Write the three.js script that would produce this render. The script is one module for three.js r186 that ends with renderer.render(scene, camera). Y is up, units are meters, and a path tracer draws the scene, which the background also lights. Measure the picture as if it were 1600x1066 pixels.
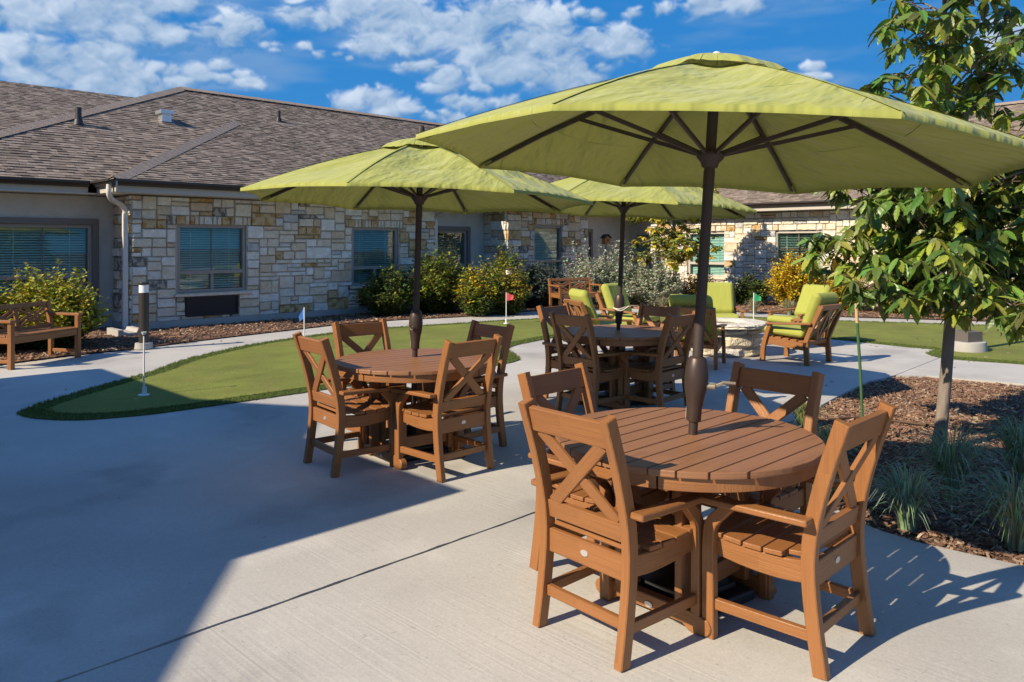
import * as THREE from 'three';
import { mergeGeometries, mergeVertices } from 'three/addons/utils/BufferGeometryUtils.js';
import { RoundedBoxGeometry } from 'three/addons/geometries/RoundedBoxGeometry.js';

// ---------------------------------------------------------------- camera, sky, sun, exposure
const scene = new THREE.Scene();
const camera = new THREE.PerspectiveCamera(2 * Math.atan(533 / 1220) * 180 / Math.PI, 1600 / 1066, 0.05, 400);
camera.position.set(0, 1.62, 0);
camera.setViewOffset(1600, 1066, 0, 152, 1600, 1066);      // level camera with a shifted lens: uprights stay upright
const renderer = new THREE.WebGLRenderer({ antialias: true });
renderer.toneMapping = THREE.LinearToneMapping;
renderer.toneMappingExposure = 1.42;
renderer.shadowMap.enabled = true;

const sunDir = new THREE.Vector3(-0.83, 0.714, 0.56).normalize();
const sun = new THREE.DirectionalLight(new THREE.Color().setRGB(1, 0.86, 0.65), 5);
sun.position.copy(sunDir).multiplyScalar(60);
sun.target.position.set(0, 0, -10);
sun.position.add(sun.target.position);
sun.castShadow = true;
Object.assign(sun.shadow.camera, { left: -30, right: 30, top: 30, bottom: -30, near: 1, far: 140 });
sun.shadow.mapSize.set(4096, 4096);
scene.add(sun, sun.target);

// ---------------------------------------------------------------- small tools
let seedState = 20240607;
const seed = (n) => { seedState = n | 0; };
const rnd = () => { seedState = (seedState + 0x6d2b79f5) | 0; let t = Math.imul(seedState ^ (seedState >>> 15), 1 | seedState); t = (t + Math.imul(t ^ (t >>> 7), 61 | t)) ^ t; return ((t ^ (t >>> 14)) >>> 0) / 4294967296; };
const rr = (a, b) => a + (b - a) * rnd();
const pick = (list) => list[Math.floor(rnd() * list.length)];
const clamp = (x, a = 0, b = 1) => Math.min(b, Math.max(a, x));
const sstep = (a, b, x) => { const t = clamp((x - a) / (b - a)); return t * t * (3 - 2 * t); };
const mix = (a, b, t) => a + (b - a) * t;
const hash2 = (x, y, s) => { let h = Math.imul(x, 374761393) ^ Math.imul(y, 668265263) ^ Math.imul(s, 1442695041); h = Math.imul(h ^ (h >>> 13), 1274126177); return ((h ^ (h >>> 16)) >>> 0) / 4294967296; };
function vn(x, y, per, s) {                                 // value noise; per > 0 makes it tile
  const ix = Math.floor(x), iy = Math.floor(y), fx = x - ix, fy = y - iy;
  const w = (n) => (per ? ((n % per) + per) % per : n);
  const u = fx * fx * (3 - 2 * fx), v = fy * fy * (3 - 2 * fy), x0 = w(ix), x1 = w(ix + 1), y0 = w(iy), y1 = w(iy + 1);
  const a = hash2(x0, y0, s), b = hash2(x1, y0, s), c = hash2(x0, y1, s), d = hash2(x1, y1, s);
  return a + (b - a) * u + (c - a) * v + (a - b - c + d) * u * v;
}
function fbm(x, y, per, s, oct = 4) { let a = 0.5, sum = 0, tot = 0; for (let i = 0; i < oct; i++) { sum += a * vn(x, y, per, s + i * 17); tot += a; a *= 0.5; x *= 2; y *= 2; per *= 2; } return sum / tot; }
const toS = (c) => (c <= 0.0031308 ? 12.92 * c : 1.055 * Math.pow(c, 1 / 2.4) - 0.055);
function texture(w, h, fn, color) {                         // fn(u, v) gives linear [r, g, b] or one number
  const data = new Uint8Array(w * h * 4);
  for (let y = 0, o = 0; y < h; y++) for (let x = 0; x < w; x++, o += 4) {
    const c = fn((x + 0.5) / w, (y + 0.5) / h);
    if (color) for (let k = 0; k < 3; k++) data[o + k] = Math.round(255 * toS(clamp(c[k])));
    else data[o] = data[o + 1] = data[o + 2] = Math.round(255 * clamp(c));
    data[o + 3] = 255;
  }
  const t = new THREE.DataTexture(data, w, h);
  t.wrapS = t.wrapT = THREE.RepeatWrapping; t.magFilter = THREE.LinearFilter; t.minFilter = THREE.LinearMipmapLinearFilter; t.generateMipmaps = true;
  if (color) t.colorSpace = THREE.SRGBColorSpace;
  t.needsUpdate = true;
  return t;
}
const L = (r, g, b) => new THREE.Color().setRGB(r, g, b);
const std = (o) => new THREE.MeshStandardMaterial({ roughness: 0.8, side: THREE.DoubleSide, ...o });
const phys = (o) => new THREE.MeshPhysicalMaterial({ roughness: 0.8, side: THREE.DoubleSide, ...o });

// ---------------------------------------------------------------- the sky: blue air with banks of cumulus
{
  const W = 4096, H = 2048, data = new Float32Array(W * H * 4), deg = 180 / Math.PI, clouds = [];
  const px = (x0, x1, y0, y1, k = 1) => {                   // a bank of cloud by the bearing and height at which it stands
    const A = (x) => Math.atan((x - 800) / 1220), am = A((x0 + x1) / 2), E = (y) => Math.atan((381 - y) / 1220 * Math.cos(am)) * deg;
    clouds.push({ a: am * deg, w: (A(x1) - A(x0)) / 2 * deg, e: (E(y0) + E(y1)) / 2, h: (E(y0) - E(y1)) / 2, k, s: clouds.length });
  };
  px(0, 430, -40, 70); px(-120, 270, 50, 155); px(120, 290, 75, 150); px(275, 412, 92, 140); px(440, 700, -20, 60); px(560, 1010, -10, 100); px(690, 930, 60, 150);
  px(530, 720, 125, 195); px(560, 800, 95, 150, 0.8); px(880, 1330, -30, 26); px(1240, 1296, 102, 128); px(1525, 1700, 18, 100); px(820, 960, 50, 120, 0.85); px(-300, -100, 20, 120); px(1700, 2100, 60, 170);
  px(700, 800, 120, 175, 0.7); px(300, 560, 60, 90, 0.6); px(-40, 130, -10, 40, 0.8);
  seed(77);
  for (let i = 0; i < 32; i++) {                            // the same weather goes on all round
    const e = 5 + 62 * Math.pow(rnd(), 1.6), a = rr(-180, 180);
    if (Math.abs(a) < 46 && e < 24) continue;
    clouds.push({ a, e, w: rr(6, 12) / Math.max(0.35, Math.cos(e / deg)), h: rr(2.2, 4.2) + e * 0.05, k: rr(0.7, 1), s: 40 + i });
  }
  const puffs = [], COLS = 360, grid = Array.from({ length: COLS * 46 }, () => []);   // each bank is a heap of puffs on a flattish base
  for (const c of clouds) {
    const n = Math.round(clamp(c.w * c.h * 1.3, 8, 40));
    for (let i = 0; i < n; i++) {
      const u = rr(-1, 1), env = Math.pow(1 - u * u, 0.6) * (0.55 + 0.45 * Math.abs(Math.sin(u * 5 + c.s * 2.3))), r = c.h * rr(0.42, 0.85) * (0.55 + 0.45 * env), v = -0.75 + (1.6 * env) * Math.pow(rnd(), 1.2);
      puffs.push({ a: c.a + u * c.w * 0.95, e: c.e + v * c.h, r, k: c.k });
    }
  }
  for (const p of puffs) for (let a = Math.floor(p.a - p.r * 3) - 1; a <= p.a + p.r * 3 + 1; a++) for (let e = Math.max(0, Math.floor((p.e - p.r * 2) / 2)); e <= Math.min(45, (p.e + p.r * 2) / 2); e++) grid[((a + 180) % 360 + 360) % 360 * 46 + e].push(p);
  const cell = [0, 0, 0], rough = (x, y, s) => { let a = 1, sum = 0, tot = 0; for (let i = 0; i < 7; i++) { sum += a * vn(x, y, 0, s + i * 13); tot += a; a *= 0.62; x *= 2.03; y *= 2.03; } return sum / tot - 0.5; };
  const cloudAt = (a, e) => {                               // [density, light]
    const warp = fbm(a * 0.5 + 9, e * 0.8, 0, 71, 3) - 0.5, n = rough(a * 0.8 + warp * 2.2, e * 1.15 + warp * 2.2, 11) * 1.25, p = 0.72 - Math.abs(2 * fbm(a * 0.7 + 3, e * 1.1 + warp * 2, 0, 29, 4) - 1);
    let best = -9, sw = 0, sl = 0, sy = 0;
    for (const c of grid[((Math.floor(a) + 180) % 360 + 360) % 360 * 46 + Math.min(45, Math.floor(e / 2))]) {
      let da = a - c.a; if (da > 180) da -= 360; if (da < -180) da += 360;
      const x = da / (c.r * 1.7), y = (e - c.e) / c.r, d = 1 - Math.sqrt(x * x + (y < 0 ? y * y * 1.5 : y * y)) - (1 - c.k) * 0.5, w = Math.exp(7 * d);
      if (d > best) best = d; sw += w; sl += w * (0.8 * y - 0.3 * x); sy += w * y;
    }
    const s = fbm(a * 0.22 + 5, e * 1.0 + warp, 0, 37, 4) - 0.5; cell[0] = best * 0.85 + n * 1.3 + p * 0.15 + s * 0.7; cell[1] = sw ? sl / sw + n * 2.0 + s * 0.4 : 0; cell[2] = sw ? clamp(0.3 - sy / sw) : 0;
    return cell;
  };
  for (let j = 0; j < H; j++) {
    const e = ((j + 0.5) / H - 0.5) * 180, up = Math.max(0, e), t = clamp(up / 60);
    const low = Math.exp(-up / 7), air = [mix(0.021, 0.008, t) + 0.06 * low, mix(0.185, 0.115, t) + 0.085 * low, mix(0.475, 0.42, t) + 0.06 * low];
    for (let i = 0; i < W; i++) {
      const o = (j * W + i) * 4, round = ((i + 0.5) / W - 0.5) * 2 * Math.PI;
      let r = air[0], g = air[1], b = air[2];
      if (e > 0) {
        const a = Math.atan2(Math.cos(round), -Math.sin(round)) * deg;
        const wisp = 0.45 * sstep(0.46, 0.76, fbm(a * 0.10 + 3, e * 0.55, 0, 5, 5)) * sstep(0, 5, e) * sstep(50, 22, e), [d, l, under] = cloudAt(a, e), body = sstep(-0.24, 0.4 + 0.8 * under, d);
        const lit = body > 0.01 ? clamp(0.33 + 0.42 * l) : 0.2;
        const alpha = Math.max(body * 0.97, wisp);
        r = mix(r, mix(0.125, 0.56, lit), alpha); g = mix(g, mix(0.25, 0.63, lit), alpha); b = mix(b, mix(0.43, 0.73, lit), alpha);
      }
      data[o] = r * 0.94; data[o + 1] = g * 0.94; data[o + 2] = b * 0.94; data[o + 3] = 1;
    }
  }
  const sky = new THREE.DataTexture(data, W, H, THREE.RGBAFormat, THREE.FloatType);
  sky.mapping = THREE.EquirectangularReflectionMapping; sky.magFilter = THREE.LinearFilter; sky.needsUpdate = true;
  scene.background = sky; scene.environment = sky;
}

// ---------------------------------------------------------------- naming and building tools
const taken = new Map();
const numbered = (name) => { const n = taken.get(name) ?? 0; taken.set(name, n + 1); return n ? name + '_' + String(n).padStart(3, '0') : name; };
function shade(o) { o.traverse((m) => { if (m.isMesh) { m.castShadow = true; m.receiveShadow = true; } }); return o; }
function tag(o, label, category, group) { o.userData.label = label; o.userData.category = category; if (group) o.userData.group = group; return o; }
function thing(name, label, category, X = 0, D = 0, turn = 0, group) {
  const o = new THREE.Group(); o.name = numbered(name); o.position.set(X, 0, -D); o.rotation.y = turn; tag(o, label, category, group); scene.add(o); return o;
}
function part(parent, name, geometry, material) { const m = new THREE.Mesh(geometry, material); m.name = name; m.castShadow = m.receiveShadow = true; parent.add(m); return m; }
function structure(name, geometry, material) { const m = part(scene, numbered(name), geometry, material); m.userData.kind = 'structure'; return m; }
function stuff(parent, name, geometry, material) { const m = part(parent, name, geometry, material); m.userData.kind = 'stuff'; return m; }
function copyOf(o, label, X, D, turn) { const c = o.clone(); c.name = numbered(o.name.replace(/_\d{3}$/, '')); c.position.set(X, 0, -D); c.rotation.set(0, turn, 0); c.userData = { ...o.userData, label }; scene.add(c); return c; }
const facing = (fx, fD) => Math.atan2(fx, -fD);             // turn that makes local +z look along (X, depth)
const ground = (x, y, h = 0) => { const d = 1220 * (1.62 - h) / (y - 381); return [(x - 800) / 1220 * d, d]; };   // survey: where a sighted point lies on the flat ground

function uvBox(g, long = 1) {                               // uv in metres, u along the long axis
  const p = g.attributes.position, n = g.attributes.normal, uv = new Float32Array(p.count * 2);
  for (let i = 0; i < p.count; i++) {
    const a = [Math.abs(n.getX(i)), Math.abs(n.getY(i)), Math.abs(n.getZ(i))], c = [p.getX(i), p.getY(i), p.getZ(i)];
    const k = a[0] >= a[1] && a[0] >= a[2] ? 0 : a[1] >= a[2] ? 1 : 2, rest = [0, 1, 2].filter((q) => q !== k);
    const [u, v] = rest[1] === long ? [rest[1], rest[0]] : rest;
    uv[i * 2] = c[u] + 0.37 * k; uv[i * 2 + 1] = c[v] + 0.21 * k;
  }
  g.setAttribute('uv', new THREE.BufferAttribute(uv, 2));
  return g;
}
const plain = (g) => (g.index ? g.toNonIndexed() : g);
function merged(list) {
  const gs = list.map(plain), color = gs.some((g) => g.attributes.color);
  for (const g of gs) for (const k of Object.keys(g.attributes)) if (!['position', 'normal', 'uv', ...(color ? ['color'] : [])].includes(k)) g.deleteAttribute(k);
  return mergeGeometries(gs);
}
function board(w, h, d, x = 0, y = 0, z = 0, rx = 0, ry = 0, rz = 0, bevel = 0.005) {
  const dims = [w, h, d], long = dims.indexOf(Math.max(w, h, d)), g = uvBox(new RoundedBoxGeometry(w, h, d, 1, Math.min(bevel, w * 0.3, h * 0.3, d * 0.3)), long);
  if (rx || ry || rz) g.applyMatrix4(new THREE.Matrix4().makeRotationFromEuler(new THREE.Euler(rx, ry, rz)));
  return g.translate(x, y, z);
}
const box = (w, h, d, x = 0, y = 0, z = 0) => { const dims = [w, h, d]; return uvBox(new THREE.BoxGeometry(w, h, d), dims.indexOf(Math.max(w, h, d))).translate(x, y, z); };
function profile(line, half, width, x, bevel = 0.004, long = 1) {     // a bent board: centre line [z, y], half its depth, width across x
  const c = new THREE.CatmullRomCurve3(line.map(([z, y]) => new THREE.Vector3(z, y, 0))), n = 14, left = [], right = [];
  for (let i = 0; i <= n; i++) { const p = c.getPoint(i / n), t = c.getTangent(i / n), hw = Array.isArray(half) ? mix(half[0], half[1], i / n) : half; left.push(new THREE.Vector2(p.x - t.y * hw, p.y + t.x * hw)); right.push(new THREE.Vector2(p.x + t.y * hw, p.y - t.x * hw)); }
  const g = new THREE.ExtrudeGeometry(new THREE.Shape([...right, ...left.reverse()]), { depth: width - 2 * bevel, bevelEnabled: true, bevelThickness: bevel, bevelSize: bevel, bevelOffset: -bevel, bevelSegments: 1 });
  g.translate(0, 0, -(width - 2 * bevel) / 2).rotateY(-Math.PI / 2).translate(x, 0, 0);   // extrusion axis becomes x, drawn x becomes z
  return uvBox(g, long);
}
function tube(points, radius, sides = 6, seg = 8) {
  const c = new THREE.CatmullRomCurve3(points.map((p) => new THREE.Vector3(...p)));
  const g = new THREE.TubeGeometry(c, seg, 1, sides, false), p = g.attributes.position, f = (t) => (typeof radius === 'function' ? radius(t) : Array.isArray(radius) ? mix(radius[0], radius[1], t) : radius);
  for (let i = 0; i <= seg; i++) { const m = c.getPointAt(i / seg), r = f(i / seg); for (let k = 0; k <= sides; k++) { const q = i * (sides + 1) + k; p.setXYZ(q, m.x + (p.getX(q) - m.x) * r, m.y + (p.getY(q) - m.y) * r, m.z + (p.getZ(q) - m.z) * r); } }
  return g;
}
function flat(points, y, holes = []) {                      // a level sheet from ground points [X, depth]
  const s = new THREE.Shape(points.map(([a, d]) => new THREE.Vector2(a, d)));
  for (const h of holes) s.holes.push(new THREE.Path(h.map(([a, d]) => new THREE.Vector2(a, d))));
  const g = new THREE.ShapeGeometry(s), p = g.attributes.position, uv = [], n = [];
  for (let i = 0; i < p.count; i++) { const a = p.getX(i), d = p.getY(i); p.setXYZ(i, a, y, -d); uv.push((a + d) * 0.7071, (a - d) * 0.7071); n.push(0, 1, 0); }
  g.setAttribute('uv', new THREE.Float32BufferAttribute(uv, 2)); g.setAttribute('normal', new THREE.Float32BufferAttribute(n, 3));
  return g;
}
function slab(points, y0, y1) {                             // the same with thickness
  const s = new THREE.Shape(points.map(([a, d]) => new THREE.Vector2(a, d)));
  const g = new THREE.ExtrudeGeometry(s, { depth: y1 - y0, bevelEnabled: false }), p = g.attributes.position, uv = [];
  for (let i = 0; i < p.count; i++) { const a = p.getX(i), d = p.getY(i), h = p.getZ(i); p.setXYZ(i, a, y0 + h, -d); uv.push((a + d) * 0.7071 + h, (a - d) * 0.7071 + h); }
  g.setAttribute('uv', new THREE.Float32BufferAttribute(uv, 2)); g.computeVertexNormals();
  return g;
}
const smooth = (pts, n, closed = true) => new THREE.CatmullRomCurve3(pts.map(([a, d]) => new THREE.Vector3(a, 0, d)), closed, 'catmullrom', 0.4).getPoints(n).map((p) => [p.x, p.z]);
const inside = (poly, x, y) => { let c = false; for (let i = 0, j = poly.length - 1; i < poly.length; j = i++) { const [xi, yi] = poly[i], [xj, yj] = poly[j]; if (yi > y !== yj > y && x < ((xj - xi) * (y - yi)) / (yj - yi) + xi) c = !c; } return c; };
function tint(g, c) { const n = g.attributes.position.count, a = new Float32Array(n * 3); for (let i = 0; i < n; i++) a.set(c, i * 3); g.setAttribute('color', new THREE.BufferAttribute(a, 3)); return g; }

// ---------------------------------------------------------------- materials of the ground
const concreteMap = texture(1536, 1536, (u, v) => {
  const blot = fbm(u * 5, v * 5, 5, 3, 5), fine = vn(u * 700, v * 700, 700, 9), speck = vn(u * 260, v * 260, 260, 31), stain = sstep(0.58, 0.8, fbm(u * 9, v * 9, 9, 61, 4)), pale = sstep(0.6, 0.8, fbm(u * 14, v * 14, 14, 88, 3));
  const k = 0.435 * (0.8 + 0.4 * blot) * (0.92 + 0.16 * fine) * (1 - 0.16 * stain + 0.09 * pale) * (speck > 0.955 ? 0.76 : speck < 0.02 ? 1.12 : 1);
  return [k * 1.0, k * (0.955 + 0.02 * (blot - 0.5)), k * 0.875];
}, true);
const concreteBump = texture(1536, 1536, (u, v) => 0.5 + 0.22 * (vn(u * 460 + 3 * vn(v * 6, 1, 0, 4), v * 7, 0, 41) - 0.5) * sstep(0.35, 0.65, fbm(u * 6, v * 6, 6, 51, 3)) + 0.15 * (fbm(u * 90, v * 90, 90, 5, 3) - 0.5) + 0.25 * (fbm(u * 8, v * 8, 8, 15, 3) - 0.5));
for (const t of [concreteMap, concreteBump]) t.repeat.set(1 / 4.7, 1 / 4.7);
const M = {};
M.concrete = std({ map: concreteMap, bumpMap: concreteBump, bumpScale: 0.004, roughness: 0.85 });
M.soil = std({ color: L(0.07, 0.045, 0.03), roughness: 1 });
const mulchMap = texture(512, 512, (u, v) => { const n = fbm(u * 60, v * 60, 60, 4, 3), f = vn(u * 200, v * 200, 200, 8), k = 0.55 + 0.9 * n * f; return [0.17 * k, 0.095 * k, 0.058 * k]; }, true);
const mulchBump = texture(512, 512, (u, v) => fbm(u * 70, v * 70, 70, 4, 3));
M.mulch = std({ map: mulchMap, bumpMap: mulchBump, bumpScale: 0.03, roughness: 1 });
const greenMap = texture(1024, 1024, (u, v) => { const n = fbm(u * 6, v * 6, 6, 2, 4), f = vn(u * 500, v * 500, 500, 8), f2 = vn(u * 180, v * 180, 180, 18), k = 0.62 + 0.5 * n + 0.3 * (f - 0.5) + 0.24 * (f2 - 0.5), d = sstep(0.55, 0.8, fbm(u * 11, v * 11, 11, 77, 4)); return [(0.205 + 0.03 * d) * k, 0.236 * k, (0.034 + 0.012 * d) * k]; }, true);
const greenBump = texture(512, 512, (u, v) => vn(u * 250, v * 250, 250, 3));
greenMap.repeat.set(0.45, 0.45); greenBump.repeat.set(0.9, 0.9);
M.green = std({ map: greenMap, bumpMap: greenBump, bumpScale: 0.01, roughness: 0.95 });
M.fringe = std({ color: L(0.085, 0.125, 0.016), bumpMap: greenBump, bumpScale: 0.02, roughness: 1 });
M.blade = phys({ color: L(0.105, 0.155, 0.018), roughness: 0.9, transmission: 0.25, thickness: 0 });
M.chip = std({ color: L(1, 1, 1), roughness: 0.95 });

// ---------------------------------------------------------------- ground: earth, concrete slabs with real joints, beds, turf
structure('ground', flat([[-150, -60], [150, -60], [150, 250], [-150, 250]], -0.11), M.soil);
const bedLeft = [[2.86, 7.42], [2.45, 6.75], [2.12, 6.1], [1.97, 5.4], [1.96, 4.85], [2.06, 4.45], [2.2, 4.24], [2.57, 3.93], [3.1, 3.55], [3.8, 3.15], [5.0, 2.6]];   // the planting bed's edge beside the tables
const bedFar = [[2.86, 7.42], [3.13, 7.87], [3.62, 8.5], [4.2, 9.2], [4.72, 9.62], [5.1, 9.6], [5.9, 9.05], [7.4, 8.1], [9, 7]];
const bedPoly = [...bedLeft, [12, 2], [12, 6], ...bedFar.slice().reverse().slice(0, -1)];
const gap = 0.012, j0 = [-6.69, -2.115], k0 = [-6.69 - gap, -2.115 + gap];
const wob = (list) => list.flatMap((p, i) => { if (i === list.length - 1) return [p]; const q = list[i + 1], n = Math.max(1, Math.round(Math.hypot(q[0] - p[0], q[1] - p[1]) / 0.09)); return Array.from({ length: n }, (_, k) => { const t = k / n, j = k ? rr(-0.0035, 0.0035) : 0; return [mix(p[0], q[0], t) + j, mix(p[1], q[1], t) - j]; }); });
seed(3);
const slabs = [
  [j0, [j0[0], -12], [20, -12], [20, 1], [5.0, 2.6], ...bedLeft.slice(0, -1).reverse().slice(0, -1), ...wob([[2.86 + 0.004, 7.42 - 0.014], j0]).slice(0, -1)],                    // on the near side of the joint
  [...wob([[k0[0], k0[1]], [2.86 - gap * 0.5, 7.42 + gap * 0.4]]), ...bedFar.slice(1, 5), [4.72 + 0.002, 9.62 + 0.004], [13.5, 19.2], [16, 40], [-40, 40], [-40, k0[1]]],
  [[4.72 + 0.012, 9.62 - 0.002], ...bedFar.slice(5), [20, 1], [40, 1], [40, 40], [16.02, 40], [13.52, 19.2]],
];
for (const s of slabs) structure('patio', slab(s, -0.1, 0), M.concrete);
structure('planting_bed', flat(bedPoly, -0.035), M.mulch);

const P = (list) => list.map(([x, y]) => ground(x, y));
const farEdge = P([[-260, 612], [-60, 580], [40, 566], [120, 556], [215, 546], [300, 535], [400, 523], [470, 515], [540, 507], [620, 501], [700, 497], [760, 493], [820, 488], [880, 484], [940, 482], [1020, 483], [1100, 486], [1193, 490], [1320, 496], [1450, 500], [1600, 505], [1800, 513]]);
const farBed = [...smooth(farEdge, 120, false), [17, 13], [22, 20], [14, 36], [-22, 36], [-24, 9]];
structure('planting_bed', flat(farBed, 0.02), M.mulch);
const greenEdge = P([[30, 646], [58, 655], [130, 657], [230, 649], [340, 634], [430, 621], [560, 602], [650, 591], [740, 578], [795, 568], [812, 562], [803, 554], [793, 547], [806, 540], [850, 531], [885, 525], [950, 518], [1020, 515], [1100, 517], [1193, 520], [1297, 530], [1344, 535], [1420, 543], [1461, 547], [1450, 553], [1479, 561], [1600, 570], [1800, 585],
  [1800, 521], [1600, 511], [1450, 506], [1320, 502], [1193, 497], [1100, 493], [1000, 490], [920, 492], [870, 497], [790, 501], [700, 507], [620, 512], [520, 521], [400, 538], [300, 560], [235, 582], [150, 606], [80, 627]]);
const greenPoly = smooth(greenEdge, 300);
const shrink = (poly, d) => poly.map((p, i) => {            // inset along the inward normal
  const a = poly[(i + poly.length - 2) % poly.length], b = poly[(i + 2) % poly.length], tx = b[0] - a[0], ty = b[1] - a[1], l = Math.hypot(tx, ty) || 1;
  return [p[0] - ty / l * d, p[1] + tx / l * d];
});
{
  structure('turf_fringe', slab(greenPoly, 0.002, 0.012), M.fringe); structure('putting_green', slab(shrink(greenPoly, 0.22), 0.012, 0.018), M.green);
}
{ // taller fringe grass along the rim, about a hand wide
  seed(5);
  const blade = [];
  for (let i = 0; i < 7; i++) { const a = rr(0, 6.28), r = rr(0, 0.016), l = rr(0.018, 0.034), w = 0.0022, b = rr(0, 6.28), lean = rr(0.004, 0.018), x = Math.cos(a) * r, z = Math.sin(a) * r, cx = Math.cos(b), cz = Math.sin(b);
    const g = new THREE.BufferGeometry(); g.setAttribute('position', new THREE.Float32BufferAttribute([x - cz * w, 0, z + cx * w, x + cz * w, 0, z - cx * w, x + cx * lean, l, z + cz * lean], 3)); g.computeVertexNormals(); blade.push(g); }
  const tuft = mergeGeometries(blade), spots = [], per = [0];
  for (let i = 0; i < greenPoly.length; i++) { const a = greenPoly[i], b = greenPoly[(i + 1) % greenPoly.length]; per.push(per[i] + Math.hypot(a[0] - b[0], a[1] - b[1])); }
  for (let i = 0; i < greenPoly.length; i++) {
    const a = greenPoly[i], b = greenPoly[(i + 1) % greenPoly.length], l = Math.hypot(b[0] - a[0], b[1] - a[1]), d = Math.hypot((a[0] + b[0]) / 2, (a[1] + b[1]) / 2), w = 0.235 + 0.02 * Math.sin(i * 0.7);
    if (l < 1e-4 || a[0] > 12.5) continue;
    const count = Math.min(4000, l * w * Math.min(1900, 15000 / d));
    for (let k = 0; k < count; k++) { const t = rnd(), s = rr(-0.02, w), nx = -(b[1] - a[1]) / l, ny = (b[0] - a[0]) / l; spots.push([a[0] + (b[0] - a[0]) * t + nx * s, a[1] + (b[1] - a[1]) * t + ny * s, d]); }
  }
  const im = new THREE.InstancedMesh(tuft, M.blade, spots.length), m = new THREE.Matrix4(), q = new THREE.Quaternion(), up = new THREE.Vector3(0, 1, 0), c = new THREE.Color();
  spots.forEach(([x, D, d], i) => { const s = rr(0.7, 1.2) * clamp(d / 10, 1, 1.35); m.compose(new THREE.Vector3(x, 0.006, -D), q.setFromAxisAngle(up, rr(0, 6.28)), new THREE.Vector3(s, rr(0.7, 1.15), s)); im.setMatrixAt(i, m); const k = rr(0.65, 1.35); im.setColorAt(i, c.setRGB(k * rr(0.85, 1.2), k, k * rr(0.7, 1.1))); });
  im.name = 'fringe_grass'; im.userData = { kind: 'stuff', label: 'long dark turf fringe around the putting green', category: 'grass' }; im.castShadow = im.receiveShadow = true; scene.add(im);
}
function chips(name, label, n, place, y, size) {            // shredded bark
  const g = new THREE.BoxGeometry(1, 0.16, 0.28), im = new THREE.InstancedMesh(g, M.chip, n), m = new THREE.Matrix4(), q = new THREE.Quaternion(), c = new THREE.Color();
  for (let i = 0; i < n; i++) {
    const [x, D] = place(), s = size * rr(0.5, 1.5);
    m.compose(new THREE.Vector3(x, y + rr(0, 0.016), -D), q.setFromEuler(new THREE.Euler(rr(-0.35, 0.35), rr(0, 6.28), rr(-0.3, 0.3))), new THREE.Vector3(s, s * rr(0.6, 1.3), s * rr(0.6, 1.4)));
    im.setMatrixAt(i, m);
    const t = rnd(), k = rr(0.6, 1.5); im.setColorAt(i, t < 0.72 ? c.setRGB(0.2 * k, 0.11 * k, 0.07 * k) : t < 0.9 ? c.setRGB(0.32 * k, 0.2 * k, 0.125 * k) : c.setRGB(0.36 * k, 0.28 * k, 0.2 * k));
  }
  im.name = name; im.userData = { kind: 'stuff', label, category: 'mulch' }; im.castShadow = im.receiveShadow = true; scene.add(im);
}
seed(9);
chips('bark_mulch', 'shredded brown bark mulch around the tree beside the dining table', 42000, () => { for (;;) { const x = rr(1.9, 8), D = rr(2.6, 9.7); if (inside(bedPoly, x, D)) return [x, D]; } }, -0.03, 0.034);
chips('bark_mulch_001', 'shredded brown bark mulch along the foot of the stone buildings', 26000, () => { for (;;) { const t = rnd(), D = rr(10, 24), x = rr(-9, 14); if (inside(farBed, x, D)) return [x, D]; } }, 0.022, 0.06);

// ---------------------------------------------------------------- materials of the buildings
const stoneTex = (base, vary, blotch, s, contrast) => texture(256, 256, (u, v) => {
  const n = fbm(u * 5, v * 5, 5, s, 5), m = fbm(u * 9 + 3, v * 9, 9, s + 50, 4), f = vn(u * 90, v * 90, 90, s + 7), k = (0.82 + 0.36 * n) * (0.92 + 0.16 * f), t = sstep(0.5 - contrast, 0.5 + contrast * 0.4, m) * vary;
  return [0, 1, 2].map((i) => mix(base[i], blotch[i], t) * k);
}, true);
const stoneBump = texture(256, 256, (u, v) => 0.6 * fbm(u * 8, v * 8, 8, 91, 4) + 0.4 * fbm(u * 40, v * 40, 40, 92, 2));
stoneBump.repeat.set(2.2, 2.2);
const STONE = [
  [0.31, [0.74, 0.66, 0.53], 0.4, [0.62, 0.51, 0.36], 0.2], [0.18, [0.68, 0.62, 0.53], 0.35, [0.56, 0.54, 0.5], 0.2], [0.17, [0.62, 0.5, 0.34], 0.5, [0.68, 0.59, 0.45], 0.2], [0.09, [0.6, 0.44, 0.3], 0.5, [0.66, 0.53, 0.4], 0.2],
  [0.07, [0.42, 0.41, 0.40], 0.6, [0.55, 0.54, 0.52], 0.15], [0.12, [0.44, 0.25, 0.08], 0.9, [0.55, 0.42, 0.24], 0.12], [0.06, [0.17, 0.155, 0.14], 0.85, [0.46, 0.41, 0.34], 0.14],
].map(([p, a, v, b, c], i) => { const map = stoneTex(a, v, b, 11 + i * 13, c); map.repeat.set(1.7, 1.7); return { p, m: std({ map, bumpMap: stoneBump, bumpScale: 0.02, roughness: 0.9 }) }; });
{ const map = stoneTex([0.80, 0.76, 0.69], 0.35, [0.7, 0.64, 0.54], 177, 0.2); map.repeat.set(1.7, 1.7); STONE.push({ p: 0, m: std({ map, bumpMap: stoneBump, bumpScale: 0.02, roughness: 0.9 }) }); }
const stoneMat = () => { let t = rnd(); for (const s of STONE) { t -= s.p; if (t < 0) return s.m; } return STONE[0].m; };
const grain = texture(256, 256, (u, v) => { const k = 0.9 + 0.2 * fbm(u * 6, v * 6, 6, 3, 4); return [k * 0.8, k * 0.8, k * 0.8]; }, true);
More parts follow.
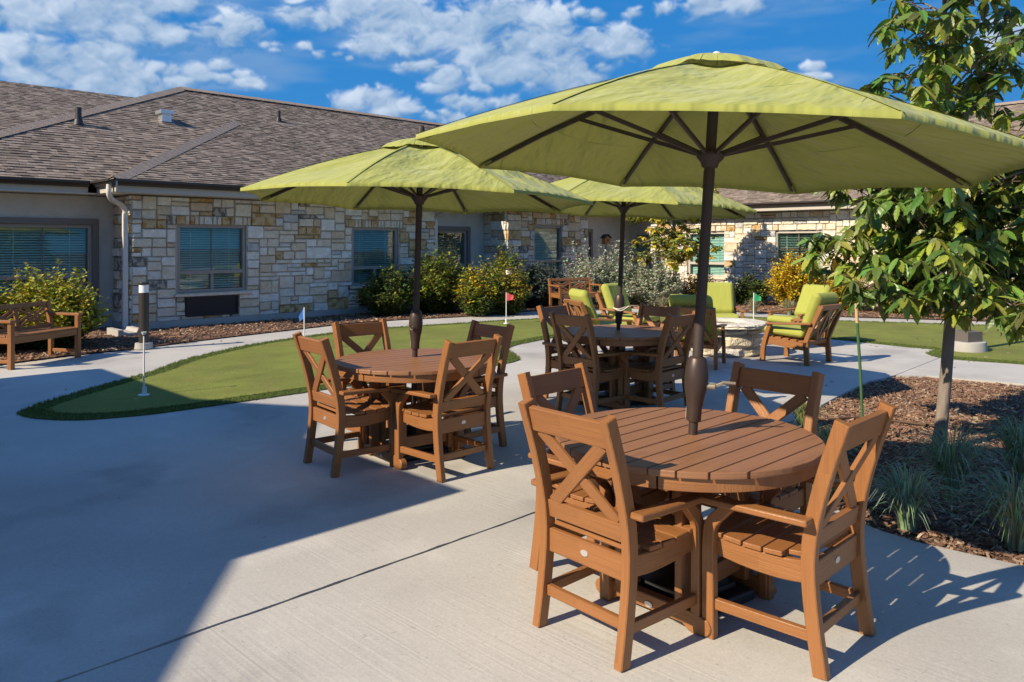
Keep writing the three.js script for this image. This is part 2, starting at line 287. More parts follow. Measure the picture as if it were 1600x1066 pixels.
const stuccoBump = texture(256, 256, (u, v) => fbm(u * 60, v * 60, 60, 33, 3));
M.mortar = std({ color: L(0.42, 0.37, 0.31), roughness: 1, bumpMap: stuccoBump, bumpScale: 0.01 });
M.stucco = std({ color: L(0.66, 0.62, 0.55), map: grain, bumpMap: stuccoBump, bumpScale: 0.006, roughness: 0.95 });
M.footing = std({ color: L(0.48, 0.46, 0.43), map: grain, roughness: 0.95 });
M.trim = std({ color: L(0.17, 0.145, 0.13), roughness: 0.6 });
M.sash = std({ color: L(0.31, 0.27, 0.24), roughness: 0.5 });
M.fascia = std({ color: L(0.46, 0.42, 0.37), roughness: 0.7 });
M.soffit = std({ color: L(0.55, 0.52, 0.47), roughness: 0.8 });
M.gutter = std({ color: L(0.035, 0.028, 0.025), roughness: 0.45 });
M.spout = std({ color: L(0.62, 0.58, 0.53), roughness: 0.45 });
M.glass = phys({ color: L(0.82, 0.93, 0.91), roughness: 0.015, transmission: 1, thickness: 0, ior: 1.52, specularIntensity: 1 });
M.blind = std({ color: L(0.6, 0.68, 0.66), roughness: 0.6 });
M.room = std({ color: L(0.5, 0.47, 0.43), roughness: 1 });
M.grille = std({ color: L(0.018, 0.02, 0.028), roughness: 0.5 });
M.deck = std({ color: L(0.09, 0.075, 0.065), roughness: 1 });
const shingleMap = texture(512, 512, (u, v) => { const f = vn(u * 256, v * 256, 256, 3), n = fbm(u * 16, v * 16, 16, 5, 3), k = 0.62 + 0.5 * f * (0.6 + 0.6 * n); return [k, k, k]; }, true);
M.shingle = std({ vertexColors: true, map: shingleMap, bumpMap: stuccoBump, bumpScale: 0.004, roughness: 0.95 });
M.pipe = std({ color: L(0.03, 0.03, 0.035), roughness: 0.5 });
M.galvanised = std({ color: L(0.6, 0.61, 0.63), roughness: 0.35, metalness: 0.8 });

// ---------------------------------------------------------------- building pieces; a wall face looks along local +z
function stoneShape(w, h) {
  const nx = Math.max(2, Math.min(5, Math.round(w / 0.08))), ny = Math.max(2, Math.min(3, Math.round(h / 0.08))), pos = [], uv = [], idx = [], u0 = rr(0, 3), v0 = rr(0, 3), proud = rr(0.008, 0.042);
  const X = [0, 0.012 / w], Y = [0, 0.012 / h];
  const xs = [0, ...Array.from({ length: nx + 1 }, (_, i) => X[1] + (1 - 2 * X[1]) * i / nx), 1], ys = [0, ...Array.from({ length: ny + 1 }, (_, i) => Y[1] + (1 - 2 * Y[1]) * i / ny), 1];
  for (let j = 0; j < ys.length; j++) for (let i = 0; i < xs.length; i++) {
    const rim = i === 0 || j === 0 || i === xs.length - 1 || j === ys.length - 1, x = xs[i] * w, y = ys[j] * h;
    pos.push(x - w / 2 + (rim ? rr(-0.004, 0.004) : rr(-0.006, 0.006)), y - h / 2 + (rim ? rr(-0.004, 0.004) : rr(-0.005, 0.005)), rim ? -0.02 : proud + rr(-0.009, 0.011)); uv.push(u0 + x, v0 + y);
  }
  for (let j = 0; j + 1 < ys.length; j++) for (let i = 0; i + 1 < xs.length; i++) { const a = j * xs.length + i, b = a + 1, c = a + xs.length, d = c + 1; idx.push(a, b, d, a, d, c); }
  const g = new THREE.BufferGeometry(); g.setAttribute('position', new THREE.Float32BufferAttribute(pos, 3)); g.setAttribute('uv', new THREE.Float32BufferAttribute(uv, 2)); g.setIndex(idx);
  const f = g.toNonIndexed(); f.computeVertexNormals(); return f;
}
function stoneFace(list, x0, x1, y0, y1, holes, at, fair) {       // rough ashlar laid over a face; at(x, y) gives [position, turn]
  const cw = 0.09, ch = 0.088, nx = Math.round((x1 - x0) / cw), ny = Math.round((y1 - y0) / ch), sx = (x1 - x0) / nx, sy = (y1 - y0) / ny, full = new Uint8Array(nx * ny);
  const put = (i, j, w, h, material) => {
    for (let b = j; b < j + h; b++) for (let a = i; a < i + w; a++) full[b * nx + a] = 1;
    const W = w * sx - 0.009, H = h * sy - 0.009, [p, turn] = at(x0 + (i + w / 2) * sx, y0 + (j + h / 2) * sy);
    list.push({ w: W, h: H, p, turn, material: material ?? (rnd() < (fair ? 0.66 : 0.16) ? STONE[!fair || rnd() < 0.65 ? 7 : 0].m : stoneMat()) });
  };
  for (const [a, b, c, d, kind] of holes) for (let j = 0; j < ny; j++) for (let i = 0; i < nx; i++) { const x = x0 + (i + 0.5) * sx, y = y0 + (j + 0.5) * sy; if (x > a && x < b && y > c && y < d) full[j * nx + i] = 1; }
  for (const [a, b, , d, kind] of holes) if (kind === 'lintel') { // upright stones over the opening
    const j = Math.round((d - y0) / sy), i0 = Math.max(0, Math.round((a - x0) / sx) - 1), i1 = Math.min(nx, Math.round((b - x0) / sx) + 1);
    for (let i = i0; i < i1;) { const w = Math.min(i1 - i, fair ? pick([2, 4, 6]) : rnd() < 0.72 ? 1 : 2); if (j + 2 <= ny) put(i, j, w, 2, pick([STONE[0].m, STONE[0].m, STONE[1].m, STONE[2].m, STONE[5].m])); i += w; }
  }
  for (let j = 0; j < ny; j++) for (let i = 0; i < nx; i++) {
    if (full[j * nx + i]) continue;
    let h = Math.min(ny - j, pick([1, 1, 2, 2, 2, 2, 3]));
    let run = 0; while (i + run < nx && !full[j * nx + i + run]) run++;
    let w = Math.min(run, Math.max(1, Math.round(h * rr(1.0, 2.3) + (h === 1 ? rr(0.5, 3) : 0))));
    if (run - w === 1 && w < 6) w = run;
    for (let b = 0; b < h; b++) for (let a = 0; a < w; a++) if (full[(j + b) * nx + i + a]) { h = Math.max(1, b); break; }
    put(i, j, w, h);
  }
}
function layStones(parent, list, eye) {                     // the 300 that show largest are parts, the rest one joined part
  const score = (s) => { const q = parent.localToWorld(new THREE.Vector3(...s.p)); const out = Math.abs(q.x / -q.z) > 0.68 ? 0.1 : 1; return out * s.w * s.h / q.distanceToSquared(eye); };
  parent.updateMatrixWorld(true);
  list.forEach((s) => { s.score = score(s); }); list.sort((a, b) => b.score - a.score);
  const rest = new Map();
  list.forEach((s, i) => {
    const g = stoneShape(s.w, s.h);
    if (i < 300) { const m = part(parent, 'stone', g, s.material); m.position.set(...s.p); m.rotation.y = s.turn; }
    else { g.rotateY(s.turn).translate(...s.p); if (!rest.has(s.material)) rest.set(s.material, []); rest.get(s.material).push(g); }
  });
  for (const [m, gs] of rest) stuff(parent, 'stonework', mergeGeometries(gs), m);
}
function wallPanel(x0, x1, y0, y1, z, thick, holes) {       // a wall with openings; its outer face at z
  const s = new THREE.Shape([[x0, y0], [x1, y0], [x1, y1], [x0, y1]].map((p) => new THREE.Vector2(...p)));
  for (const [a, b, c, d] of holes) s.holes.push(new THREE.Path([[a, c], [a, d], [b, d], [b, c]].map((p) => new THREE.Vector2(...p))));
  return new THREE.ExtrudeGeometry(s, { depth: thick, bevelEnabled: false }).translate(0, 0, z - thick);
}
function addWindow(parent, x0, x1, y0, y1, z, opt = {}) {   // opening x0..x1, y0..y1 in a wall whose face is at z
  const w = x1 - x0, h = y1 - y0, cx = (x0 + x1) / 2, zi = z - (opt.inset ?? 0.09), f = 0.065, split = y0 + h * (opt.split ?? 0.3), turn = opt.turn ?? 0;
  const win = new THREE.Group(); win.name = 'window'; win.position.set(cx, y0, zi); if (opt.place) { win.position.set(...opt.place); win.rotation.y = turn; } parent.add(win);
  const bars = [board(w, f, 0.09, 0, f / 2, 0), board(w, f, 0.09, 0, h - f / 2, 0), board(f, h - 2 * f, 0.09, -w / 2 + f / 2, h / 2, 0), board(f, h - 2 * f, 0.09, w / 2 - f / 2, h / 2, 0), board(w - 2 * f, 0.075, 0.085, 0, split - y0, 0), board(0.06, split - y0 - f - 0.037, 0.08, 0, (split - y0 + f - 0.037) / 2, -0.002)];
  part(win, 'frame', merged(bars), opt.light ? M.fascia : M.sash);
  const pane = (a, b, c, d) => part(win, 'pane', box(b - a, d - c, 0.006, (a + b) / 2, (c + d) / 2, -0.012), M.glass);
  const s = split - y0;
  pane(-w / 2 + f, w / 2 - f, s + 0.0375, h - f); pane(-w / 2 + f, -0.03, f, s - 0.0375); pane(0.03, w / 2 - f, f, s - 0.0375);
  if (opt.cross) part(win, 'muntin', merged([box(0.016, h - f - s - 0.04, 0.012, 0, (h - f + s + 0.0375) / 2, 0.004), ...(opt.cross > 1 ? [box(w - 2 * f, 0.016, 0.011, 0, (h - f + s) / 2, 0.0045)] : [])]), M.trim);
  const slats = [], bottom = opt.blindTo ?? f;
  for (let y = h - f - 0.03; y > bottom; y -= 0.046) slats.push(box(w - 2 * f - 0.02, 0.003, 0.04, 0, 0, 0).rotateX(opt.tilt ?? 0.75).translate(0, y, -0.085));
  for (const x of [-w * 0.28, w * 0.28]) slats.push(box(0.012, h - f - bottom, 0.002, x, (h - f + bottom) / 2, -0.062));
  part(win, 'blind', merged(slats), M.blind);
  const t = 0.03, dp = 1.6;                                  // the room behind, closed all round
  part(win, 'room', merged([box(w + 0.8, h + 0.9, t, 0, h / 2, -0.36 - dp), box(w + 0.8, t, dp, 0, -0.45, -0.345 - dp / 2), box(w + 0.8, t, dp, 0, h + 0.45, -0.345 - dp / 2), box(t, h + 0.87, dp, -w / 2 - 0.4, h / 2, -0.345 - dp / 2), box(t, h + 0.87, dp, w / 2 + 0.4, h / 2, -0.345 - dp / 2)]), M.room);
  if (opt.sill) part(win, 'sill', board(w + 0.16, 0.065, 0.2, 0, -0.035, 0.075, 0, 0, 0, 0.01), STONE[0].m);
  if (opt.surround) { const k = 0.11; part(win, 'surround', merged([board(w + 2 * k, k, 0.06, 0, h + k / 2, 0.075), board(w + 2 * k, k, 0.06, 0, -k / 2, 0.075), board(k, h, 0.06, -w / 2 - k / 2, h / 2, 0.075), board(k, h, 0.06, w / 2 + k / 2, h / 2, 0.075)]), M.trim); }
  return win;
}
function addGrille(parent, x0, x1, y0, y1, z) {
  const bars = [box(x1 - x0, y1 - y0, 0.02, (x0 + x1) / 2, (y0 + y1) / 2, z - 0.01)];
  for (let y = y0 + 0.02; y < y1 - 0.01; y += 0.026) bars.push(box(x1 - x0 - 0.04, 0.012, 0.03, (x0 + x1) / 2, y, z + 0.012));
  bars.push(box(0.02, y1 - y0, 0.05, x0 + 0.01, (y0 + y1) / 2, z + 0.027), box(0.02, y1 - y0, 0.05, x1 - 0.01, (y0 + y1) / 2, z + 0.027), box(x1 - x0 - 0.04, 0.018, 0.05, (x0 + x1) / 2, y1 - 0.009, z + 0.027), box(x1 - x0 - 0.04, 0.018, 0.05, (x0 + x1) / 2, y0 + 0.009, z + 0.027));
  part(parent, 'vent_grille', merged(bars), M.grille);
}
const SH = [[0.255, 0.2, 0.16], [0.22, 0.172, 0.136], [0.295, 0.234, 0.188], [0.18, 0.141, 0.112], [0.24, 0.195, 0.16], [0.325, 0.263, 0.212]];
function roofFaces(parent, faces, tab = 1) {                // faces: polygons of [x, y, z]; the first edge is the eave
  const decks = [], tabs = [];
  for (const poly of faces) {
    const v = poly.map((p) => new THREE.Vector3(...p)), e = v[1].clone().sub(v[0]).normalize(), n = new THREE.Vector3();
    for (let i = 1; i + 1 < v.length; i++) n.add(v[i].clone().sub(v[0]).cross(v[i + 1].clone().sub(v[0])));
    n.normalize(); if (n.y < 0) n.negate();
    const s = n.clone().cross(e); if (s.dot(v[2].clone().sub(v[0])) < 0) s.negate();
    const flatP = v.map((p) => { const q = p.clone().sub(v[0]); return [q.dot(e), q.dot(s)]; });
    const tri = THREE.ShapeUtils.triangulateShape(flatP.map((p) => new THREE.Vector2(...p)), []), pos = [];
    for (const t of tri) for (const k of t) pos.push(v[k].x - n.x * 0.02, v[k].y - n.y * 0.02, v[k].z - n.z * 0.02);
    const g = new THREE.BufferGeometry(); g.setAttribute('position', new THREE.Float32BufferAttribute(pos, 3)); g.computeVertexNormals(); decks.push(g);
    const top = Math.max(...flatP.map((p) => p[1])), ex = 0.122 * tab, P3 = [], C3 = [], U3 = [];
    const point = (a, b, c) => [v[0].x + e.x * a + s.x * b + n.x * c, v[0].y + e.y * a + s.y * b + n.y * c, v[0].z + e.z * a + s.z * b + n.z * c];
    const quad = (a, b, c, d, col) => { for (const q of [a, b, c, a, c, d]) { P3.push(...point(...q)); C3.push(...col); U3.push(q[0] * 0.8, q[1] * 0.8 + q[2]); } };
    const span = (y) => { const xs = []; for (let i = 0; i < flatP.length; i++) { const [x1, y1] = flatP[i], [x2, y2] = flatP[(i + 1) % flatP.length]; if ((y1 > y) !== (y2 > y)) xs.push(x1 + (x2 - x1) * (y - y1) / (y2 - y1)); } return xs.length > 1 ? [Math.min(...xs), Math.max(...xs)] : null; };
    for (let y = 0; y < top; y += ex) {
      const lo = span(Math.min(y + 0.002, top - 0.001)), hi = span(Math.min(y + ex * 0.98, top - 0.001)); if (!lo || !hi) continue;
      const cut = (t, z) => mix(z[0], z[1], t);
      const A = lo[0], B = lo[1]; if (B - A < 0.03) continue;
      for (let x = A; x < B - 0.01;) {
        let w = rr(0.09, 0.21) * tab; if (B - x - w < 0.1) w = B - x;
        const x2 = x + w, y2 = Math.min(y + ex * 1.12, top), c = pick(SH), k = rr(0.8, 1.2), col = c.map((q) => q * k), th = rnd() < 0.45 ? 0.022 : 0.012;
        const lx = (q) => clamp(q, hi[0], Math.max(hi[0], hi[1])), a = lx(x), b = lx(x2);
        quad([x, y, th], [x2, y, th], [b, y2, 0.001], [a, y2, 0.001], col); quad([x, y, -0.015], [x2, y, -0.015], [x2, y, th], [x, y, th], col);
        x = x2;
      }
    }
    const t = new THREE.BufferGeometry(); t.setAttribute('position', new THREE.Float32BufferAttribute(P3, 3)); t.setAttribute('color', new THREE.Float32BufferAttribute(C3, 3)); t.setAttribute('uv', new THREE.Float32BufferAttribute(U3, 2)); t.computeVertexNormals(); tabs.push(t);
  }
  const roof = part(parent, 'roof', mergeGeometries(decks), M.deck);
  stuff(roof, 'shingles', mergeGeometries(tabs), M.shingle);
  return roof;
}
function ridgeCaps(roof, lines) {
  for (const [a, b] of lines) {
    const gs = [];
    const A = new THREE.Vector3(...a), B = new THREE.Vector3(...b), n = Math.max(2, Math.round(A.distanceTo(B) / 0.2)), dir = B.clone().sub(A).normalize(), side = dir.clone().cross(new THREE.Vector3(0, 1, 0)).normalize(), up = side.clone().cross(dir).normalize();
    for (let i = 0; i < n; i++) {
      const p = A.clone().lerp(B, (i + 0.5) / n), l = A.distanceTo(B) / n, f = rr(1.12, 1.24), c = SH[2].map((q) => q * f), h0 = 0.07, pos = [];
      const q = (u, s, h) => p.clone().addScaledVector(dir, u).addScaledVector(side, s).addScaledVector(up, h);
      const at = [[-l * 0.55, -0.17, -0.03], [-l * 0.55, 0, h0], [-l * 0.55, 0.17, -0.03], [l * 0.55, -0.17, -0.036], [l * 0.55, 0, h0 - 0.006], [l * 0.55, 0.17, -0.036]].map((k) => q(...k));
      for (const t of [0, 1, 4, 0, 4, 3, 1, 2, 5, 1, 5, 4]) pos.push(at[t].x, at[t].y, at[t].z);
      const g = new THREE.BufferGeometry(); g.setAttribute('position', new THREE.Float32BufferAttribute(pos, 3)); g.setAttribute('uv', new THREE.Float32BufferAttribute(pos.filter((_, k) => k % 3 < 2), 2)); g.computeVertexNormals(); gs.push(tint(g, c));
    }
    stuff(roof, 'ridge_cap', mergeGeometries(gs), M.shingle);
  }
}
function gutterRun(parent, a, b, out) {                     // along an eave from a to b ([x, z]); out: unit vector away from the wall
  const dx = b[0] - a[0], dz = b[1] - a[1], l = Math.hypot(dx, dz), turn = Math.atan2(-dz, dx), cx = (a[0] + b[0]) / 2, cz = (a[1] + b[1]) / 2;
  const s = new THREE.Shape([[0, 0], [0.06, 0], [0.075, 0.03], [0.11, 0.07], [0.12, 0.07], [0.12, 0.115], [0.105, 0.115], [0.105, 0.09], [0, 0.09]].map((p) => new THREE.Vector2(...p)));
  const g = new THREE.ExtrudeGeometry(s, { depth: l, bevelEnabled: false }).translate(0, 0, -l / 2).rotateY(Math.PI / 2); // profile x becomes -z
  g.rotateY(Math.PI); g.rotateY(turn).translate(cx + out[0] * 0.005, 2.655, cz + out[1] * 0.005);
  const gm = part(parent, 'gutter', uvBox(g, 0), M.gutter);
  part(parent, 'fascia', box(l, 0.19, 0.028, 0, 0, 0).rotateY(turn).translate(cx - out[0] * 0.012, 2.635, cz - out[1] * 0.012), M.fascia);
  return gm;
}

// ---------------------------------------------------------------- the long wing on the left
const eye = new THREE.Vector3(0, 1.62, 0);
seed(1234);
const wing = thing('stone_building', 'long single storey stone building with brown hip roof behind the putting green', 'building', -7.036, 14.426, Math.PI / 4);
{
  const top = 2.52, list = [], W1 = [0.85, 2.25, 0.66, 2.0], W2 = [4.8, 6.1, 0.66, 2.0], W3 = [10.85, 12.05, 0.68, 2.14], G1 = [1.0, 2.05, 0.2, 0.58], G2 = [4.98, 5.98, 0.2, 0.58], G3 = [10.95, 11.95, 0.2, 0.58];
  const r = 0.9, WL = [-2.02, -0.4, 0.6, 1.98], WM = [7.72, 9.08, 0.64, 1.98], WR = [13.6, 14.4, 0.64, 1.98];
  part(wing, 'wall', merged([wallPanel(0, 7.2, 0, top, -0.02, 0.3, [W1, W2])]), M.mortar);
  part(wing, 'wall', merged([wallPanel(9.75, 13.2, 0, top, -0.02, 0.3, [W3])]), M.mortar);
  for (const a of [0, 9.75]) part(wing, 'wall', box(0.28, top, r, a + 0.16, top / 2, -r / 2 - 0.32 + 0.3 - 0.02), M.mortar);
  for (const a of [7.2, 13.2]) part(wing, 'wall', box(0.28, top, r, a - 0.16, top / 2, -r / 2 - 0.04), M.mortar);
  part(wing, 'wall', wallPanel(-3.5, 0.0, 0, top, -r, 0.25, [WL]), M.stucco);
  part(wing, 'wall', wallPanel(7.2, 9.75, 0, top, -r, 0.25, [WM]), M.stucco);
  part(wing, 'wall', wallPanel(13.2, 16.6, 0, top, -r, 0.25, [WR]), M.stucco);
  part(wing, 'wall', merged([box(0.25, top, 11, -3.62, top / 2, -6.4), box(20.4, top, 0.25, 6.4, top / 2, -11.8)]), M.stucco);
  stoneFace(list, 0, 7.2, 0.14, top, [[...W1, 'lintel'], [...W2, 'lintel'], G1, G2], (x, y) => [[x, y, 0], 0]);
  stoneFace(list, 9.75, 13.2, 0.14, top, [[...W3, 'lintel'], G3], (x, y) => [[x, y, 0], 0]);
  for (const a of [0, 9.75]) stoneFace(list, 0.0, r, 0.14, top, [], (x, y) => [[a, y, -r + x], -Math.PI / 2]);
  for (const a of [7.2, 13.2]) stoneFace(list, 0.0, r, 0.14, top, [], (x, y) => [[a, y, -x], Math.PI / 2]);
  layStones(wing, list, eye);
  part(wing, 'footing', merged([box(7.24, 0.15, 0.06, 3.6, 0.075, 0.012), box(3.49, 0.15, 0.06, 11.475, 0.075, 0.012), box(0.06, 0.15, 0.86, -0.012, 0.075, -0.45), box(0.06, 0.15, 0.86, 9.738, 0.075, -0.45)]), M.footing);
  addWindow(wing, ...W1, 0, { cross: 2, sill: true }); addWindow(wing, ...W2, 0, { sill: true, tilt: 0.35 }); addWindow(wing, ...W3, 0, { sill: true });
  addWindow(wing, ...WL, -r, { surround: true, cross: 1, inset: 0.05 }); addWindow(wing, ...WM, -r, { surround: true, inset: 0.05, tilt: 0.2 }); addWindow(wing, ...WR, -r, { surround: true, inset: 0.05 });
  for (const G of [G1, G2, G3]) addGrille(wing, ...G, 0);
  // roof
  const E = 2.75, up = (b) => E + 0.54 * (-0.45 - b), R = [3.38, up(-6.12), -6.12];
  const roof = roofFaces(wing, [
    [[-3.9, E, -0.45], [16.15, E, -0.45], [21.8, up(-6.1), -6.1], R],
    [[-3.9, E, -11.79], [-3.9, E, -0.45], R],
    [[-0.45, E, 0.45], [7.64, E, 0.45], [3.9, up(-4.02) + 0.03, -4.02]],
    [[-0.45, E, -0.5], [-0.45, E, 0.45], [3.9, up(-4.02) + 0.03, -4.02]],
    [[7.64, E, 0.45], [7.64, E, -0.5], [3.9, up(-4.02) + 0.03, -4.02]],
    [[9.3, E, 0.45], [13.65, E, 0.45], [11.47, up(-1.95) + 0.03, -1.95]],
    [[9.3, E, -0.5], [9.3, E, 0.45], [11.47, up(-1.95) + 0.03, -1.95]],
    [[13.65, E, 0.45], [13.65, E, -0.5], [11.47, up(-1.95) + 0.03, -1.95]],
  ]);
  part(roof, 'rear_slope', (() => { const g = new THREE.BufferGeometry(); const q = [[-3.9, E, -11.79], R, [21.8, R[1], -6.12], [-3.9, E, -11.79], [21.8, R[1], -6.12], [27, E, -11.79]]; g.setAttribute('position', new THREE.Float32BufferAttribute(q.flat(), 3)); g.computeVertexNormals(); return g; })(), M.deck);
  ridgeCaps(roof, [[[-0.45, E, 0.45], [3.9, up(-4.02) + 0.04, -4.02]], [[-3.9, E, -0.45], R], [R, [21.8, R[1], -6.12]]]);
  // eaves
  gutterRun(wing, [-3.9, -0.45], [-0.6, -0.45], [0, 1]); gutterRun(wing, [-0.45, 0.45], [7.64, 0.45], [0, 1]); gutterRun(wing, [7.66, -0.45], [9.28, -0.45], [0, 1]); gutterRun(wing, [9.3, 0.45], [13.65, 0.45], [0, 1]); gutterRun(wing, [13.67, -0.45], [16.1, -0.45], [0, 1]);
  gutterRun(wing, [-0.45, -0.45], [-0.45, 0.565], [-1, 0]); gutterRun(wing, [9.3, -0.45], [9.3, 0.565], [-1, 0]);
  for (const a of []) part(wing, 'fascia', box(0.028, 0.19, 0.86, a + 0.012, 2.635, 0.0), M.fascia);
  for (const a of [7.64, 13.65]) part(wing, 'fascia', box(0.028, 0.19, 0.86, a - 0.012, 2.635, 0.0), M.fascia);
  part(wing, 'soffit', merged([box(8.04, 0.02, 1.3, 3.595, 2.545, -0.22), box(4.3, 0.02, 1.3, 11.475, 2.545, -0.22), box(3.4, 0.02, 0.8, -2.16, 2.543, -0.83), box(1.6, 0.02, 0.8, 8.47, 2.543, -0.83), box(2.4, 0.02, 0.8, 14.88, 2.543, -0.83)]), M.soffit);
  // things on the roof
  const onRoof = (x, b) => up(b);
  for (const [a, b, h, rad] of [[-0.02, -3.04, 0.36, 0.062], [5.45, -4.6, 0.3, 0.05]]) part(roof, 'vent_pipe', merged([new THREE.CylinderGeometry(rad, rad, h + 0.3, 12).translate(a, up(b) + h / 2 - 0.15, b), new THREE.CylinderGeometry(rad * 1.25, rad * 1.7, 0.12, 12).translate(a, up(b) + 0.05, b)]), M.pipe);
  const vent = part(roof, 'box_vent', merged([board(0.32, 0.09, 0.34, 0, 0.2, 0), board(0.22, 0.2, 0.24, 0, 0.07, 0), board(0.4, 0.012, 0.42, 0, 0.0, 0, 0.49)]), M.galvanised);
  vent.position.set(2.05, up(-3.75), -3.75);
  // rainwater pipes
  const spout = (x, z, lead, foot) => part(wing, 'downspout', merged([tube([[x + lead, 2.67, z + 0.46], [x + lead, 2.5, z + 0.45], [x + lead * 0.85, 2.42, z + 0.38], [x + lead * 0.15, 2.31, z + 0.05], [x, 2.24, z], [x, 2.12, z]], 0.047, 6, 20), board(0.085, 2.12, 0.075, x, 1.12, z), board(0.09, 0.07, 0.22, x + foot * 0.02, 0.05, z + 0.09, 0.3)]), M.spout);
  spout(-0.1, -0.03, -0.42, 0); spout(7.34, -0.12, 0.12, 0);
}
const rear = thing('shingled_roof_wing', 'far brown shingled roof rising behind the hip of the stone building', 'building', -7.036, 14.426, Math.PI / 4);
{
  roofFaces(rear, [[[-9, 2.9, -6.35 + 0.35], [14, 2.9, -6.0], [14, 6.8, -13.85], [-9, 6.8, -13.85]]], 1.15).position.y = 0;
  part(rear, 'wall', merged([box(22.6, 2.8, 0.25, 2.5, 1.4, -14.3), box(0.25, 2.8, 1.6, -8.7, 1.4, -13.4), box(0.25, 2.8, 1.6, 13.7, 1.4, -13.4)]), M.stucco);
  part(rear, 'rear_slope', (() => { const g = new THREE.BufferGeometry(), q = [[-9, 6.8, -13.85], [14, 6.8, -13.85], [14, 2.6, -22], [-9, 6.8, -13.85], [14, 2.6, -22], [-9, 2.6, -22]]; g.setAttribute('position', new THREE.Float32BufferAttribute(q.flat(), 3)); g.computeVertexNormals(); return g; })(), M.deck);
}
// ---------------------------------------------------------------- the sunlit wing on the right: local x runs toward the viewer's right, z out of the wall
const wing2 = thing('stone_building', 'sunlit pale stone building with white windows behind the fire pit', 'building', 4.044, 25.506, -Math.PI / 4);
seed(4321);
{
  const top = 2.52, list = [], r = 0.9, E = 2.75, Ws = [[1.95, 3.25, 0.62, 1.98], [4.8, 6.15, 0.62, 1.98], [7.9, 9.25, 0.62, 1.98], [10.9, 12.2, 0.62, 1.98]], WR = [-0.72, 0.4, 0.62, 1.98];
  part(wing2, 'wall', wallPanel(0.6, 13.4, 0, top, -0.02, 0.3, Ws), M.mortar);
  part(wing2, 'wall', box(0.28, top, r, 0.76, top / 2, -r / 2 - 0.04), M.mortar);
  part(wing2, 'wall', box(0.28, top, 6, 13.24, top / 2, -3.04), M.mortar);
  part(wing2, 'wall', wallPanel(-1.2, 0.6, 0, top, -r, 0.25, [WR]), M.stucco);
  part(wing2, 'wall', box(14, top, 0.25, 6.4, top / 2, -11.5), M.stucco);
  stoneFace(list, 0.6, 13.4, 0.14, top, Ws.map((w) => [...w, 'lintel']), (x, y) => [[x, y, 0], 0], true);
  stoneFace(list, 0, r, 0.14, top, [], (x, y) => [[0.6, y, -r + x], -Math.PI / 2]);
  layStones(wing2, list, eye);
  part(wing2, 'footing', box(12.84, 0.15, 0.06, 7, 0.075, 0.012), M.footing);
  for (const w of Ws) addWindow(wing2, ...w, 0, { sill: true, cross: w[0] > 4 ? 2 : 0, tilt: w[0] > 4 ? 0.15 : 0.9, light: true });
  addWindow(wing2, ...WR, -r, { light: true, inset: 0.05 });
  const up = (z) => E + 0.54 * (-0.48 - z), roof = roofFaces(wing2, [
    [[-0.45, E, -0.48], [14, E, -0.48], [14, up(-6.13), -6.13], [-6.1, up(-6.13), -6.13]],
    [[0.15, E, 0.45], [13.9, E, 0.45], [9.3, up(-4.2) + 0.03, -4.2], [4.8, up(-4.2) + 0.03, -4.2]],
    [[0.15, E, -0.5], [0.15, E, 0.45], [4.8, up(-4.2) + 0.03, -4.2]],
  ]);
  ridgeCaps(roof, [[[-6.1, up(-6.13), -6.13], [14, up(-6.13), -6.13]], [[0.15, E, 0.45], [4.8, up(-4.2) + 0.04, -4.2]]]);
  part(roof, 'rear_slope', (() => { const g = new THREE.BufferGeometry(), q = [[-6.1, up(-6.13), -6.13], [14, up(-6.13), -6.13], [14, E, -11.8], [-6.1, up(-6.13), -6.13], [14, E, -11.8], [-12, E, -11.8]]; g.setAttribute('position', new THREE.Float32BufferAttribute(q.flat(), 3)); g.computeVertexNormals(); return g; })(), M.deck);
  gutterRun(wing2, [0.15, 0.45], [13.9, 0.45], [0, 1]); gutterRun(wing2, [-0.4, -0.48], [0.13, -0.48], [0, 1]);
  part(wing2, 'fascia', box(0.028, 0.19, 0.86, 0.162, 2.635, 0), M.fascia);
  part(wing2, 'soffit', merged([box(13.7, 0.02, 1.3, 7.02, 2.545, -0.22), box(1.3, 0.02, 0.8, -0.52, 2.543, -0.83)]), M.soffit);
}
